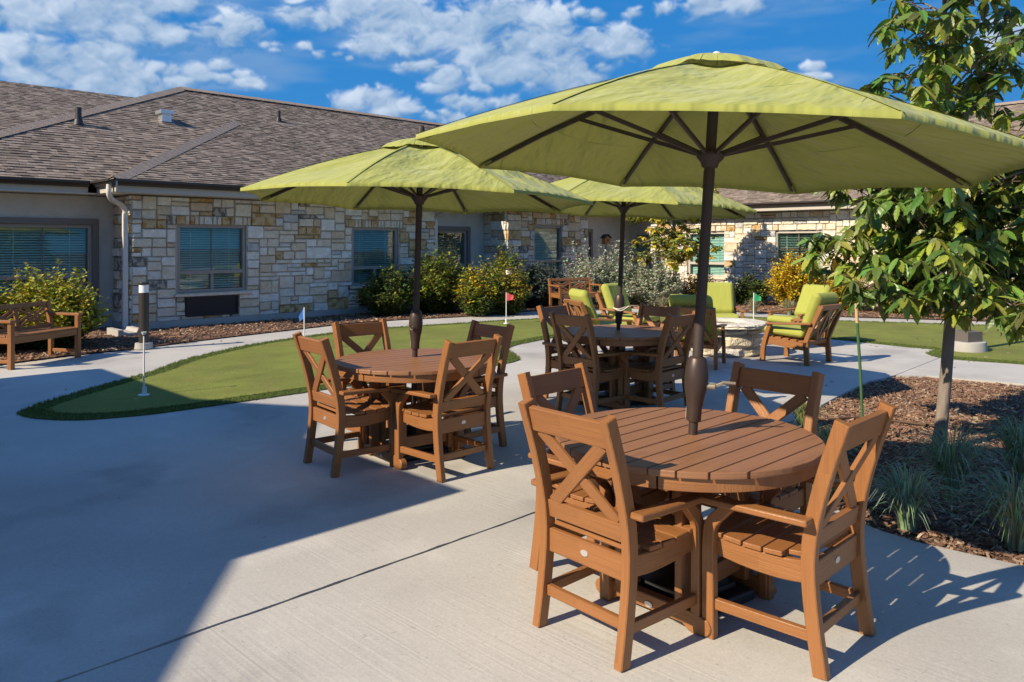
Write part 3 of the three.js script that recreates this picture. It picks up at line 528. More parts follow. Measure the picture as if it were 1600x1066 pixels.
// ---------------------------------------------------------------- the wing beside the viewer, out of the frame: its eaves and gable throw the big shadow over the patio
{
  const b = thing('stone_building', 'stone wing beside the patio whose eaves shade the near concrete', 'building', -3.45, 3.0, Math.PI / 4);
  const E = 2.7, y = 2.3, t = 0.04;
  part(b, 'wall', merged([box(3.2, 2.4, 0.25, -2.1, 1.2, -0.6), box(3.2, 2.4, 0.25, -2.1, 1.2, -6.5), box(0.25, 2.4, 5.65, -0.62, 1.2, -3.55)]), M.stucco);
  const s = new THREE.Shape([[-9.5, 0], [2.0, 0], [2.0, 2.85], [-0.27, 4.0], [-3.75, 5.7], [-9.5, 2.85]].map((p) => new THREE.Vector2(...p)));
  part(b, 'gable_wall', new THREE.ExtrudeGeometry(s, { depth: 0.25, bevelEnabled: false }).rotateY(-Math.PI / 2).translate(-3.45, 0, 0), M.stucco);
  const slabRoof = (q) => { const g = new THREE.BufferGeometry(), i = [0, 1, 2, 0, 2, 3]; g.setAttribute('position', new THREE.Float32BufferAttribute(i.slice(0, q.length === 3 ? 3 : 6).flatMap((k) => q[k]), 3)); g.computeVertexNormals(); return g; };
  part(b, 'roof', mergeGeometries([slabRoof([[0, E, 0], [0, E, -7.1], [-2.6, E + 1, -4.6], [-2.6, E + 1, -2.5]]), slabRoof([[-3.7, E, 0], [0, E, 0], [-2.6, E + 1, -2.5], [-3.7, E + 1, -2.5]]), slabRoof([[0, E, -7.1], [-3.7, E, -7.1], [-3.7, E + 1, -4.6], [-2.6, E + 1, -4.6]]), slabRoof([[-2.6, E + 1, -2.5], [-2.6, E + 1, -4.6], [-3.7, E + 1, -4.6], [-3.7, E + 1, -2.5]]),
    slabRoof([[-3.41, 2.87, 2.0], [-9, 2.87, 2.0], [-9, 5.74, -3.75], [-3.41, 5.74, -3.75]]), slabRoof([[-3.41, 5.74, -3.75], [-9, 5.74, -3.75], [-9, 2.87, -9.5], [-3.41, 2.87, -9.5]])]), M.deck);
  part(b, 'soffit', box(3.6, 0.02, 7.0, -1.85, 2.6, -3.55), M.soffit);
  part(b, 'fascia', merged([box(0.03, 0.2, 7.1, -0.015, 2.6, -3.55), box(3.6, 0.2, 0.03, -1.85, 2.6, -0.015), box(3.6, 0.2, 0.03, -1.85, 2.6, -7.085)]), M.fascia);
}
// concrete splash block under the rainwater pipe
{
  const s = thing('splash_block', 'pale concrete splash block under the downspout by the stone corner', 'splash block', -6.83, 13.75, Math.PI / 4);
  const sh = new THREE.Shape([[-0.2, 0], [0.2, 0], [0.2, 0.1], [0.13, 0.1], [0.1, 0.04], [-0.1, 0.04], [-0.13, 0.1], [-0.2, 0.1]].map((p) => new THREE.Vector2(...p)));
  part(s, 'trough', new THREE.ExtrudeGeometry(sh, { depth: 0.55, bevelEnabled: true, bevelSize: 0.008, bevelThickness: 0.008, bevelSegments: 1 }).translate(0, 0.03, -0.25), M.footing);
}

// ---------------------------------------------------------------- materials of the furniture
const lumberMap = texture(512, 512, (u, v) => { const n = fbm(u * 3, v * 60, 0, 6, 3), w = fbm(u * 2, v * 5, 0, 16, 3), k = 0.8 + 0.28 * n + 0.22 * (w - 0.5); return [k, k * (0.985 + 0.03 * (n - 0.5)), k * 0.97]; }, true);
const lumberBump = texture(512, 512, (u, v) => 0.7 * fbm(u * 5, v * 80, 0, 26, 3) + 0.3 * vn(u * 90, v * 260, 0, 27));
for (const t of [lumberMap, lumberBump]) t.repeat.set(1.3, 2.6);
M.lumber = std({ color: L(0.29, 0.122, 0.04), map: lumberMap, bumpMap: lumberBump, bumpScale: 0.0018, roughness: 0.43 });
M.tabletop = std({ color: L(0.29, 0.138, 0.066), map: lumberMap, bumpMap: lumberBump, bumpScale: 0.0016, roughness: 0.46 });
M.badge = std({ color: L(0.62, 0.62, 0.62), roughness: 0.35, metalness: 0.6 });
const weave = texture(256, 256, (u, v) => { const a = Math.sin(u * 402) * Math.sin(v * 402), k = 0.93 + 0.05 * a + 0.05 * fbm(u * 6, v * 6, 6, 3, 3); return [k, k, k]; }, true);
const crease = texture(512, 512, (u, v) => { const w = fbm(u * 7 + 0.6 * fbm(v * 4, u * 2, 0, 2, 2), v * 3, 0, 44, 4); return w; });
weave.repeat.set(3, 3); crease.repeat.set(1.1, 1.1);
M.canopy = phys({ color: L(0.345, 0.365, 0.08), map: weave, bumpMap: crease, bumpScale: 0.045, roughness: 0.95, transmission: 0.12, thickness: 0 });
M.canopySeam = std({ color: L(0.30, 0.32, 0.07), roughness: 0.95 });
M.cushion = std({ color: L(0.35, 0.37, 0.07), map: weave, bumpMap: crease, bumpScale: 0.012, roughness: 0.95 });
M.bronze = std({ color: L(0.060, 0.040, 0.034), roughness: 0.42, metalness: 0.3 });
M.bronzeMatt = std({ color: L(0.045, 0.030, 0.026), roughness: 0.6 });
M.black = std({ color: L(0.012, 0.012, 0.014), roughness: 0.5 });
M.crank = std({ color: L(0.3, 0.26, 0.2), roughness: 0.4, metalness: 0.5 });
M.rodCap = std({ color: L(0.6, 0.6, 0.58), roughness: 0.4 });
M.cord = std({ color: L(0.6, 0.57, 0.5), roughness: 0.9 });

// ---------------------------------------------------------------- dining chair: cross-back armchair, front along +z
function makeChair(label) {
  const t = thing('dining_chair', label, 'chair', 0, 0, 0, 'brown cross-back chairs around the dining tables');
  const lean = -Math.atan(0.11 / 0.4), onBack = (y) => -0.215 - (y - 0.55) * 0.275;
  for (const s of [-1, 1]) {
    part(t, 'rear_post', profile([[-0.25, 0], [-0.222, 0.18], [-0.203, 0.4], [-0.215, 0.55], [-0.262, 0.75], [-0.332, 0.965]], [0.027, 0.029], 0.042, s * 0.228), M.lumber);
    part(t, 'front_leg', profile([[0.207, 0], [0.207, 0.2], [0.207, 0.39], [0.196, 0.47], [0.15, 0.525], [0.112, 0.566]], [0.027, 0.024], 0.042, s * 0.25), M.lumber);
    part(t, 'arm', board(0.068, 0.028, 0.5, s * 0.278, 0.58, 0.022, 0.02, 0, 0, 0.009), M.lumber);
    part(t, 'side_rail', profile([[-0.19, 0.375], [-0.08, 0.363], [0.06, 0.366], [0.19, 0.382]], 0.042, 0.03, s * 0.218, 0.004, 2), M.lumber);
    part(t, 'stretcher', board(0.028, 0.045, 0.39, s * 0.238, 0.145, -0.013, 0, s * 0.04), M.lumber);
  }
  part(t, 'stretcher', board(0.412, 0.045, 0.028, 0, 0.152, -0.216), M.lumber);
  part(t, 'back_rail', board(0.414, 0.106, 0.028, 0, 0.894, onBack(0.894), lean), M.lumber);
  part(t, 'back_rail', board(0.414, 0.076, 0.028, 0, 0.5, -0.206, lean * 0.6), M.lumber);
  const h = 0.315, w = 0.335, l = Math.hypot(h, w) + 0.02, a = Math.atan2(h, w), mid = 0.69;
  for (const s of [-1, 1]) {
    const g = board(l, 0.056, 0.02, 0, 0, s * 0.003, 0, 0, s * a); g.applyMatrix4(new THREE.Matrix4().makeRotationX(lean)).translate(0, mid, onBack(mid));
    part(t, 'cross_brace', g, M.lumber);
  }
  part(t, 'back_apron', board(0.414, 0.1, 0.026, 0, 0.362, -0.202), M.lumber);
  part(t, 'front_apron', board(0.44, 0.07, 0.026, 0, 0.372, 0.205), M.lumber);
  const ys = [0.428, 0.421, 0.418, 0.421, 0.43], tilt = [-0.1, -0.05, 0, 0.07, 0.12];
  for (let i = 0; i < 5; i++) part(t, 'seat_slat', board(i ? 0.488 : 0.408, 0.021, 0.079, 0, ys[i], -0.148 + i * 0.0865, -tilt[i]), M.lumber);
  part(t, 'badge', new THREE.CylinderGeometry(0.02, 0.02, 0.004, 20).scale(1, 1, 0.62).rotateX(Math.PI / 2).translate(0, 0.365, -0.2165), M.badge);
  return t;
}
// ---------------------------------------------------------------- round slatted table, planks along local z
function makeTable(label) {
  const t = thing('dining_table', label, 'table', 0, 0, 0, 'round dining tables'), R = 0.605, n = 12, pw = 2 * R / n, gapW = 0.008;
  for (let i = 0; i < n; i++) {
    const x0 = -R + i * pw + gapW / 2, x1 = -R + (i + 1) * pw - gapW / 2, up = [], dn = [];
    for (let k = 0; k <= 6; k++) { const x = mix(x0, x1, k / 6), z = Math.sqrt(Math.max(0.0004, (R - 0.004) * (R - 0.004) - x * x)); up.push(new THREE.Vector2(x, z)); dn.unshift(new THREE.Vector2(x, -z)); }
    const g = new THREE.ExtrudeGeometry(new THREE.Shape([...dn.reverse(), ...up.reverse()]), { depth: 0.02, bevelEnabled: true, bevelSize: 0.003, bevelThickness: 0.004, bevelOffset: -0.003, bevelSegments: 2 });
    part(t, 'plank', uvBox(g.rotateX(-Math.PI / 2).translate(0, 0.716, 0), 2), M.tabletop);
  }
  for (let k = 0; k < 4; k++) {
    const s = new THREE.Shape(), a0 = k * Math.PI / 2 + 0.4 + 0.008, a1 = a0 + Math.PI / 2 - 0.016;
    s.absarc(0, 0, 0.583, a0, a1, false); s.absarc(0, 0, 0.545, a1, a0, true);
    part(t, 'apron', uvBox(new THREE.ExtrudeGeometry(s, { depth: 0.048, bevelEnabled: true, bevelSize: 0.003, bevelThickness: 0.003, bevelOffset: -0.003, bevelSegments: 1, curveSegments: 20 }).rotateX(-Math.PI / 2).translate(0, 0.659, 0), 0), M.lumber);
  }
  for (const s of [-1, 1]) {
    part(t, 'crossbar', board(0.045, 0.06, 1.04, s * 0.24, 0.679, 0, 0, Math.PI / 2 * 0), M.lumber);
    part(t, 'crossbar', board(0.435, 0.05, 0.07, 0, 0.684, s * 0.24), M.lumber);
    for (const q of [-1, 1]) { part(t, 'post', board(0.085, 0.60, 0.04, q * 0.16, 0.375, s * 0.2), M.lumber); part(t, 'post_cap', board(0.038, 0.56, 0.075, q * 0.16, 0.365, s * 0.258), M.lumber); }
    const foot = new THREE.Shape(); foot.moveTo(-0.27, 0.0); foot.lineTo(-0.2, 0); foot.lineTo(-0.17, 0.022); foot.lineTo(0.17, 0.022); foot.lineTo(0.2, 0); foot.lineTo(0.27, 0); foot.absarc(0.27, 0.036, 0.036, -Math.PI / 2, Math.PI / 2, false); foot.lineTo(0.22, 0.085); foot.lineTo(-0.22, 0.085); foot.lineTo(-0.27, 0.072); foot.absarc(-0.27, 0.036, 0.036, Math.PI / 2, Math.PI * 1.5, false);
    const fg = new THREE.ExtrudeGeometry(foot, { depth: 0.04, bevelEnabled: true, bevelSize: 0.004, bevelThickness: 0.004, bevelOffset: -0.004, bevelSegments: 1 }).translate(0, 0, -0.02).rotateY(Math.PI / 2);
    part(t, 'foot', uvBox(fg.rotateY(Math.PI / 2).translate(0, 0.004, s * 0.258), 0), M.lumber);
    part(t, 'stretcher', board(0.035, 0.085, 0.36, s * 0.16, 0.16, 0), M.lumber);
  }
  part(t, 'badge', new THREE.CylinderGeometry(0.02, 0.02, 0.004, 20).scale(1, 1, 0.62).rotateX(Math.PI / 2).translate(0, 0.048, -0.2845), M.badge);
  return t;
}
// ---------------------------------------------------------------- market umbrella: pole base at the origin, leaning as a whole above its plate
function makeUmbrella(label, X, D, leanX, leanD, turn, drop, cordOn, crankTurn = 0) {
  const t = thing('market_umbrella', label, 'umbrella', X, D, 0, 'lime green umbrellas over the dining tables');
  const rim = 2.01 - drop, apex = 2.465 - drop, R = 1.36, n = 8;
  const q = new THREE.Quaternion().setFromUnitVectors(new THREE.Vector3(0, 1, 0), new THREE.Vector3(leanX, 1, -leanD).normalize()).multiply(new THREE.Quaternion().setFromAxisAngle(new THREE.Vector3(0, 1, 0), turn));
  const up = (name, g, m, parent = t) => { const o = part(parent, name, g, m); if (parent === t) o.quaternion.copy(q); return o; };
  const base = part(t, 'base', merged([board(0.46, 0.05, 0.46, 0, 0.03, 0, 0, 0.6, 0, 0.02), board(0.34, 0.03, 0.34, 0, 0.068, 0, 0, 0.6, 0, 0.012), new THREE.CylinderGeometry(0.032, 0.034, 0.3, 16).translate(0, 0.2, 0)]), M.black);
  up('pole', new THREE.CylinderGeometry(0.0245, 0.0245, 1.42 - drop, 20).translate(0, (1.42 - drop) / 2 + 0.98, 0), M.bronzeMatt);
  up('lower_pole', new THREE.CylinderGeometry(0.021, 0.021, 0.9, 20).translate(0, 0.55, 0), M.bronze);
  const lathe = (pts) => new THREE.LatheGeometry(pts.map((p) => new THREE.Vector2(...p)), 24);
  up('crank_housing', lathe([[0.024, 0.80], [0.033, 0.805], [0.034, 0.86], [0.037, 0.875], [0.04, 0.9], [0.05, 0.95], [0.054, 1.0], [0.051, 1.05], [0.042, 1.09], [0.033, 1.1], [0.025, 1.102]]), M.bronze);
  const crank = up('crank_handle', merged([new THREE.CylinderGeometry(0.013, 0.017, 0.04, 12).rotateZ(Math.PI / 2).translate(0.065, 0.97, 0.01), board(0.05, 0.016, 0.012, 0.1, 0.98, 0.01, 0, 0, 0.45), new THREE.CylinderGeometry(0.008, 0.008, 0.06, 10).rotateZ(Math.PI / 2).translate(0.145, 0.994, 0.01)]).rotateY(crankTurn), M.crank);
  up('badge', new THREE.BoxGeometry(0.002, 0.05, 0.02).translate(-0.0375, 0.84, 0), M.badge);
  up('collar', new THREE.CylinderGeometry(0.0262, 0.0262, 0.085, 20).translate(0, rim - 0.09, 0), M.bronze);
  up('runner', lathe([[0.026, rim - 0.035], [0.036, rim - 0.03], [0.042, rim - 0.01], [0.062, rim + 0.012], [0.066, rim + 0.03], [0.06, rim + 0.042], [0.04, rim + 0.048], [0.026, rim + 0.05]]), M.bronzeMatt);
  up('hub', lathe([[0.026, apex - 0.11], [0.055, apex - 0.1], [0.058, apex - 0.075], [0.03, apex - 0.06], [0.012, apex - 0.05]]), M.bronzeMatt);
  if (label.startsWith('large')) up('finial', new THREE.SphereGeometry(0.022, 14, 10).scale(1, 0.7, 1).translate(0, apex + 0.04, 0), M.rodCap); else up('finial', lathe([[0.0, apex + 0.135], [0.02, apex + 0.13], [0.027, apex + 0.11], [0.032, apex + 0.04], [0.03, apex + 0.02], [0.0, apex + 0.015]]), M.bronzeMatt);
  const ribY = (r) => apex - (apex - rim) * (0.55 * (r / R) + 0.45 * Math.pow(r / R, 1.7)), A = (k) => (k + 0.5) * Math.PI / 4;
  const rad = (a, r, y) => [Math.sin(a) * r, y, Math.cos(a) * r];
  for (let k = 0; k < n; k++) {
    const a = A(k), bar = (p, s, w, h) => { const u = new THREE.Vector3(...p), v = new THREE.Vector3(...s), l = u.distanceTo(v), g = board(w, h, l, 0, 0, 0, 0, 0, 0, 0.003); const m = new THREE.Matrix4().lookAt(v, u, new THREE.Vector3(0, 1, 0)); return g.applyMatrix4(m).translate((u.x + v.x) / 2, (u.y + v.y) / 2, (u.z + v.z) / 2); };
    const seg = [0.05, 0.5, 0.95, R - 0.04].map((r) => rad(a, r, ribY(r) - (r < 0.1 ? 0.03 : 0.017)));
    const rib = up('rib', merged([0, 1, 2].map((i) => bar(seg[i], seg[i + 1], 0.017, 0.024))), M.bronzeMatt);
    up('strut', bar(rad(a, 0.055, rim + 0.03), rad(a, 0.72, ribY(0.72) - 0.026), 0.015, 0.02), M.bronzeMatt);
    part(rib, 'tip_pocket', bar(rad(a, R - 0.09, ribY(R - 0.09) - 0.02), rad(a, R - 0.01, ribY(R) - 0.014), 0.032, 0.012), M.canopy);
    { // the stitched seam over the rib
      const sp = []; for (let i = 0; i < 12; i++) { const r1 = mix(0.24, R, i / 12), r2 = mix(0.24, R, (i + 1) / 12), y1 = ribY(r1) + 0.003, y2 = ribY(r2) + 0.003, sx = Math.cos(a) * 0.009, sz = -Math.sin(a) * 0.009, c1 = rad(a, r1, y1), c2 = rad(a, r2, y2); for (const [c, s, d] of [[c1, -1, 0], [c1, 1, 0], [c2, 1, 0], [c1, -1, 0], [c2, 1, 0], [c2, -1, 0]]) sp.push(c[0] + sx * s, c[1], c[2] + sz * s); }
      const sg = new THREE.BufferGeometry(); sg.setAttribute('position', new THREE.Float32BufferAttribute(sp, 3)); sg.computeVertexNormals(); up('seam', uvBox(sg, 0), M.canopySeam);
    }
    // one cloth panel between this rib and the next
    const nr = 14, nt = 10, pos = [], uv = [], idx = [], r0 = 0.22, a1 = A(k + 1);
    for (let i = 0; i <= nr + 1; i++) for (let j = 0; j <= nt; j++) {
      const hem = i > nr, r = r0 + (R - r0) * Math.min(1, i / nr), tt = j / nt, y = ribY(r), p0 = rad(a, r, y), p1 = rad(a1, r, y), mid = Math.sin(Math.PI * tt), f = (r - r0) / (R - r0);
      let x = mix(p0[0], p1[0], tt), z = mix(p0[2], p1[2], tt), yy = y - mid * (0.014 + 0.03 * Math.sin(Math.PI * f)) + 0.006 * (fbm(r * 7 + k * 3, tt * 4 + k, 0, 12, 3) - 0.5) * mid + 0.03 * f * f * f * mid;
      if (f > 0.99) { const pull = 1 - 0.022 * mid; x *= pull; z *= pull; }
      if (hem) yy -= 0.022;
      pos.push(x, yy, z); uv.push(Math.hypot(x - p0[0], z - p0[2]), r);
    }
    for (let i = 0; i <= nr; i++) for (let j = 0; j < nt; j++) { const b = i * (nt + 1) + j; idx.push(b, b + nt + 1, b + 1, b + 1, b + nt + 1, b + nt + 2); }
    const g = new THREE.BufferGeometry(); g.setAttribute('position', new THREE.Float32BufferAttribute(pos, 3)); g.setAttribute('uv', new THREE.Float32BufferAttribute(uv, 2)); g.setIndex(idx); g.computeVertexNormals();
    up('canopy_panel', g, M.canopy);
  }
  { // the vent cap over the gap at the crown, its edge ruffled
    const nr = 7, nt = 96, pos = [], uv = [], idx = [];
    for (let i = 0; i <= nr; i++) for (let j = 0; j <= nt; j++) {
      const a = j / nt * 2 * Math.PI, oct = Math.cos(Math.PI / 8) / Math.cos(((a + Math.PI / 8) % (Math.PI / 4) + Math.PI / 4) % (Math.PI / 4) - Math.PI / 8), f = i / nr, r = 0.015 + 0.315 * f * mix(1, oct, f), ruff = 0.010 * f * f * f * 3.2 * (fbm(Math.cos(a) * 5 + 20, Math.sin(a) * 5 + 20, 0, 53, 3) - 0.5);
      pos.push(Math.sin(a) * r, apex + 0.035 - 0.055 * f * f - 0.035 * f + ruff + (i === nr ? -0.012 : 0), Math.cos(a) * r); uv.push(a * 0.3, r);
    }
    for (let i = 0; i < nr; i++) for (let j = 0; j < nt; j++) { const b = i * (nt + 1) + j; idx.push(b, b + nt + 1, b + 1, b + 1, b + nt + 1, b + nt + 2); }
    const g = new THREE.BufferGeometry(); g.setAttribute('position', new THREE.Float32BufferAttribute(pos, 3)); g.setAttribute('uv', new THREE.Float32BufferAttribute(uv, 2)); g.setIndex(idx); g.computeVertexNormals();
    up('vent_cap', g, M.canopy);
  }
  if (cordOn) up('tie_cord', tube([[-0.055, 0.96, 0.02], [0, 0.955, 0.06], [0.055, 0.975, 0.03], [0.05, 0.985, -0.04], [-0.05, 0.97, -0.04], [-0.056, 0.962, 0.015], [0.02, 0.94, 0.065], [0.1, 0.99, 0.05]], 0.006, 6, 40), M.cord);
  return t;
}
// ---------------------------------------------------------------- lounge chair with green cushions, front along +z
function pillow(w, h, d, puff) {                             // a stuffed cushion, w by h by d thick
  const g = new RoundedBoxGeometry(w, h, d, 6, d * 0.42), p = g.attributes.position;
  for (let i = 0; i < p.count; i++) { const x = p.getX(i) / (w / 2), y = p.getY(i) / (h / 2), z = p.getZ(i), b = (1 - x * x) * (1 - y * y); p.setZ(i, z + Math.sign(z) * (puff * b - d * 0.18 * Math.pow(Math.max(Math.abs(x), Math.abs(y)), 6) * Math.min(1, Math.abs(z) / d * 2)) + 0.006 * Math.sin(x * 5 + y * 4)); p.setX(i, p.getX(i) + 0.006 * Math.sin(y * 9)); p.setY(i, p.getY(i) + 0.006 * Math.sin(x * 8)); }
  g.computeVertexNormals(); return uvBox(g, 0);
}
function makeLounge(label) {
  const t = thing('lounge_chair', label, 'lounge chair', 0, 0, 0, 'lounge chairs around the fire pit');
  const lean = -0.42, onBack = (y) => -0.3 - (y - 0.34) * 0.45;
  for (const s of [-1, 1]) {
    part(t, 'rear_leg', profile([[-0.315, 0], [-0.305, 0.15], [-0.295, 0.31]], 0.035, 0.045, s * 0.3), M.lumber);
    part(t, 'back_post', profile([[-0.27, 0.24], [-0.34, 0.42], [-0.43, 0.62], [-0.515, 0.8]], 0.03, 0.045, s * 0.3), M.lumber);
    part(t, 'front_leg', profile([[0.33, 0], [0.315, 0.2], [0.27, 0.36], [0.21, 0.53]], [0.035, 0.028], 0.045, s * 0.32), M.lumber);
    part(t, 'arm', board(0.075, 0.028, 0.66, s * 0.335, 0.545, -0.07, 0.06, 0, 0, 0.01), M.lumber);
    part(t, 'side_rail', profile([[-0.32, 0.24], [0, 0.27], [0.32, 0.3]], 0.05, 0.032, s * 0.29, 0.004, 2), M.lumber);
  }
  part(t, 'front_apron', board(0.6, 0.1, 0.03, 0, 0.3, 0.31), M.lumber);
  part(t, 'back_rail', board(0.56, 0.075, 0.032, 0, 0.775, onBack(0.775), lean), M.lumber);
  part(t, 'back_rail', board(0.56, 0.06, 0.032, 0, 0.29, onBack(0.29), lean), M.lumber);
  part(t, 'back_stile', board(0.05, 0.46, 0.022, 0, 0.53, onBack(0.53), lean), M.lumber);
  for (const s of [-1, 1]) for (const q of [-1, 1]) { const g = board(0.045, 0.5, 0.02, 0, 0, q * 0.002, 0, 0, s * q * 0.49); g.applyMatrix4(new THREE.Matrix4().makeRotationX(lean)).translate(s * 0.14, 0.53, onBack(0.53)); part(t, 'cross_brace', g, M.lumber); }
  for (let i = 0; i < 5; i++) part(t, 'seat_slat', board(0.56, 0.02, 0.09, 0, 0.312 + i * 0.008, -0.22 + i * 0.115), M.lumber);
  part(t, 'seat_cushion', pillow(0.56, 0.60, 0.13, 0.018).rotateX(-Math.PI / 2 - 0.05).translate(0, 0.415, 0.06), M.cushion);
  part(t, 'back_cushion', pillow(0.56, 0.56, 0.15, 0.035).rotateX(lean + 0.03).translate(0, 0.70, -0.335), M.cushion);
  return t;
}
// ---------------------------------------------------------------- garden bench with lattice back, front along +z
function makeBench(label, X, D, turn, w = 1.2, high = 0.82) {
  const t = thing('garden_bench', label, 'bench', X, D, turn, 'lattice-back garden benches'), yb = high;
  for (const s of [-1, 1]) {
    part(t, 'rear_post', profile([[-0.24, 0], [-0.24, 0.25], [-0.245, 0.42], [-0.31, yb]], 0.028, 0.06, s * (w / 2 - 0.03)), M.lumber);
    part(t, 'front_leg', board(0.062, 0.6, 0.06, s * (w / 2 - 0.03), 0.3, 0.22), M.lumber);
    part(t, 'arm', board(0.085, 0.035, 0.54, s * (w / 2 - 0.02), 0.618, -0.005), M.lumber);
    part(t, 'side_rail', board(0.03, 0.08, 0.4, s * (w / 2 - 0.03), 0.37, -0.01), M.lumber);
    part(t, 'stretcher', board(0.03, 0.045, 0.4, s * (w / 2 - 0.03), 0.1, -0.01), M.lumber);
  }
  const on = (y) => -0.245 - (y - 0.42) * 0.1625, lean = -0.161;
  part(t, 'front_apron', board(w - 0.124, 0.085, 0.03, 0, 0.37, 0.225), M.lumber);
  part(t, 'back_rail', board(w - 0.124, 0.065, 0.032, 0, yb - 0.035, on(yb - 0.035), lean), M.lumber);
  part(t, 'back_rail', board(w - 0.124, 0.05, 0.032, 0, 0.45, on(0.45), lean), M.lumber);
  part(t, 'back_stile', board(0.06, yb - 0.55, 0.03, 0, (yb + 0.41) / 2, on((yb + 0.41) / 2), lean), M.lumber);
  const y0 = 0.475, y1 = yb - 0.068, hw = (w - 0.124) / 2;
  for (const s of [-1, 1]) { // woven diagonals in each half
    const x0 = s > 0 ? 0.03 : -hw, x1 = s > 0 ? hw : -0.03, cx = (x0 + x1) / 2, ww = x1 - x0, hh = y1 - y0;
    const bars = [[-0.25, 0.0, 1], [0.25, 0, 1], [0, 0.25, -1], [0, -0.25, -1], [-0.02, 0, 1], [0.02, 0, -1]];
    for (const [ox, oy, d] of bars) {
      const long = ox === -0.02 || ox === 0.02, l = long ? Math.hypot(ww, hh) * 0.97 : Math.hypot(ww, hh) * 0.5, g = board(l, 0.034, 0.016, 0, 0, d * 0.003, 0, 0, d * Math.atan2(hh, ww));
      g.translate(cx + (long ? 0 : ox * ww), 0, 0); const y = (y0 + y1) / 2 + oy * hh;
      g.applyMatrix4(new THREE.Matrix4().makeRotationX(lean)).translate(0, y, on(y)); part(t, 'lattice_bar', g, M.lumber);
    }
  }
  for (let i = 0; i < 5; i++) part(t, 'seat_slat', board(w - 0.02, 0.022, 0.085, 0, 0.425 - (i === 0 ? 0.004 : 0), -0.19 + i * 0.097), M.lumber);
  return t;
}

// ---------------------------------------------------------------- placing the furniture
const chair = makeChair('');
let firstChair = true;
function placeChair(label, rearX, rearD, fx, fD) {          // from the middle of the rear feet
  const l = Math.hypot(fx, fD), X = rearX + fx / l * 0.25, D = rearD + fD / l * 0.25, turn = facing(fx, fD);
  if (firstChair) { firstChair = false; chair.position.set(X, 0, -D); chair.rotation.y = turn; chair.userData.label = label; return chair; }
  return copyOf(chair, label, X, D, turn);
}
const T1 = [0.80, 3.60], T2 = [-0.745, 5.97], T3 = [1.07, 7.9];
placeChair('sunlit brown cross-back chair on patio side of mulch bed table, oval badge on apron', 0.268, 3.144, 0.752, 0.659);
placeChair('brown cross-back chair whose crisp long shadow runs over concrete to the mulch bed', 1.317, 3.077, -0.713, 0.702);
placeChair('brown chair at mulch bed table, seen over the cross-back chair with badge', 0.275, 4.06, 0.72, -0.69);
placeChair('brown chair at mulch bed table, its back against the grass clumps and green stake', 1.34, 4.07, -0.75, -0.66);
placeChair('brown chair at putting green table, half in the shadow of the eaves', -1.374, 5.6, 0.784, 0.62);
placeChair('sunlit brown chair at putting green table with white badge on apron', -0.317, 5.47, -0.70, 0.714);
placeChair('brown chair at putting green table standing against the turf, blue flag behind it', -1.24, 6.56, 0.66, -0.75);
placeChair('dark shaded chair back at putting green table, red flag behind it', -0.22, 6.42, -0.75, -0.66);
placeChair('shaded cross-back chair at fire pit table standing under the umbrella on its patio side', 0.60, 7.42, 0.75, 0.66);
placeChair('shaded chair at fire pit table with small white badge, seen past the near umbrella pole', 1.56, 7.42, -0.72, 0.69);
placeChair('chair at fire pit table with orange sunlit edges, beside the turf', 0.50, 8.36, 0.7, -0.62);
placeChair('dark chair back at fire pit table in front of the lounge chairs', 1.53, 8.32, -0.66, -0.62);
const table = makeTable('sunlit round brown slatted table beside the mulch bed and tree');
table.position.set(T1[0], 0, -T1[1]); table.rotation.y = facing(0.72, 0.69);
copyOf(table, 'round brown slatted table beside the putting green', ...T2, facing(0.80, 0.60));
copyOf(table, 'round brown slatted table half in shade near the fire pit', ...T3, facing(0.74, 0.67));
makeUmbrella('large lime green umbrella over the table beside the mulch bed', 0.787, 3.60, 0.066, 0.012, -0.23, 0, false);
makeUmbrella('lime green umbrella over the table beside the putting green', -0.775, 6.06, 0.026, 0.02, 0.18, 0.05, false, -1.9);
makeUmbrella('lime green umbrella with a white cord on its pole, over table near fire pit', 1.055, 7.98, 0.045, 0.015, -0.19, 0.04, true);
const lounge = makeLounge('green cushioned lounge chair in profile facing fire pit, before the sage bushes');
lounge.position.set(1.36, 0, -11.35); lounge.rotation.y = facing(0.9, 0.28);
copyOf(lounge, 'green cushioned lounge chair with big back cushion before the sage bushes, turned to fire pit', 1.98, 12.7, facing(0.75, -0.66));
copyOf(lounge, 'lounge chair in umbrella shade, its back to the dining tables', 2.46, 10.43, facing(0.38, 0.92));
copyOf(lounge, 'green cushioned lounge chair beyond the fire pit in front of the green flag', 3.42, 12.85, facing(-0.12, -1));
copyOf(lounge, 'green cushioned lounge chair between fire pit and golden shrubs, partly behind another', 4.5, 12.35, facing(-0.92, -0.4));
copyOf(lounge, 'sunlit lounge chair with cross-braced wooden back beside green stake, facing fire pit', 3.93, 10.78, facing(-0.66, 0.75));
makeBench('brown lattice-back bench in front of the yellow-green shrub by window', -6.52, 10.62, facing(0.97, -0.24), 1.16, 0.8);
makeBench('brown lattice-back bench in front of the silver sage bushes', 1.55, 18.9, facing(0.45, -0.9), 1.2, 0.78);

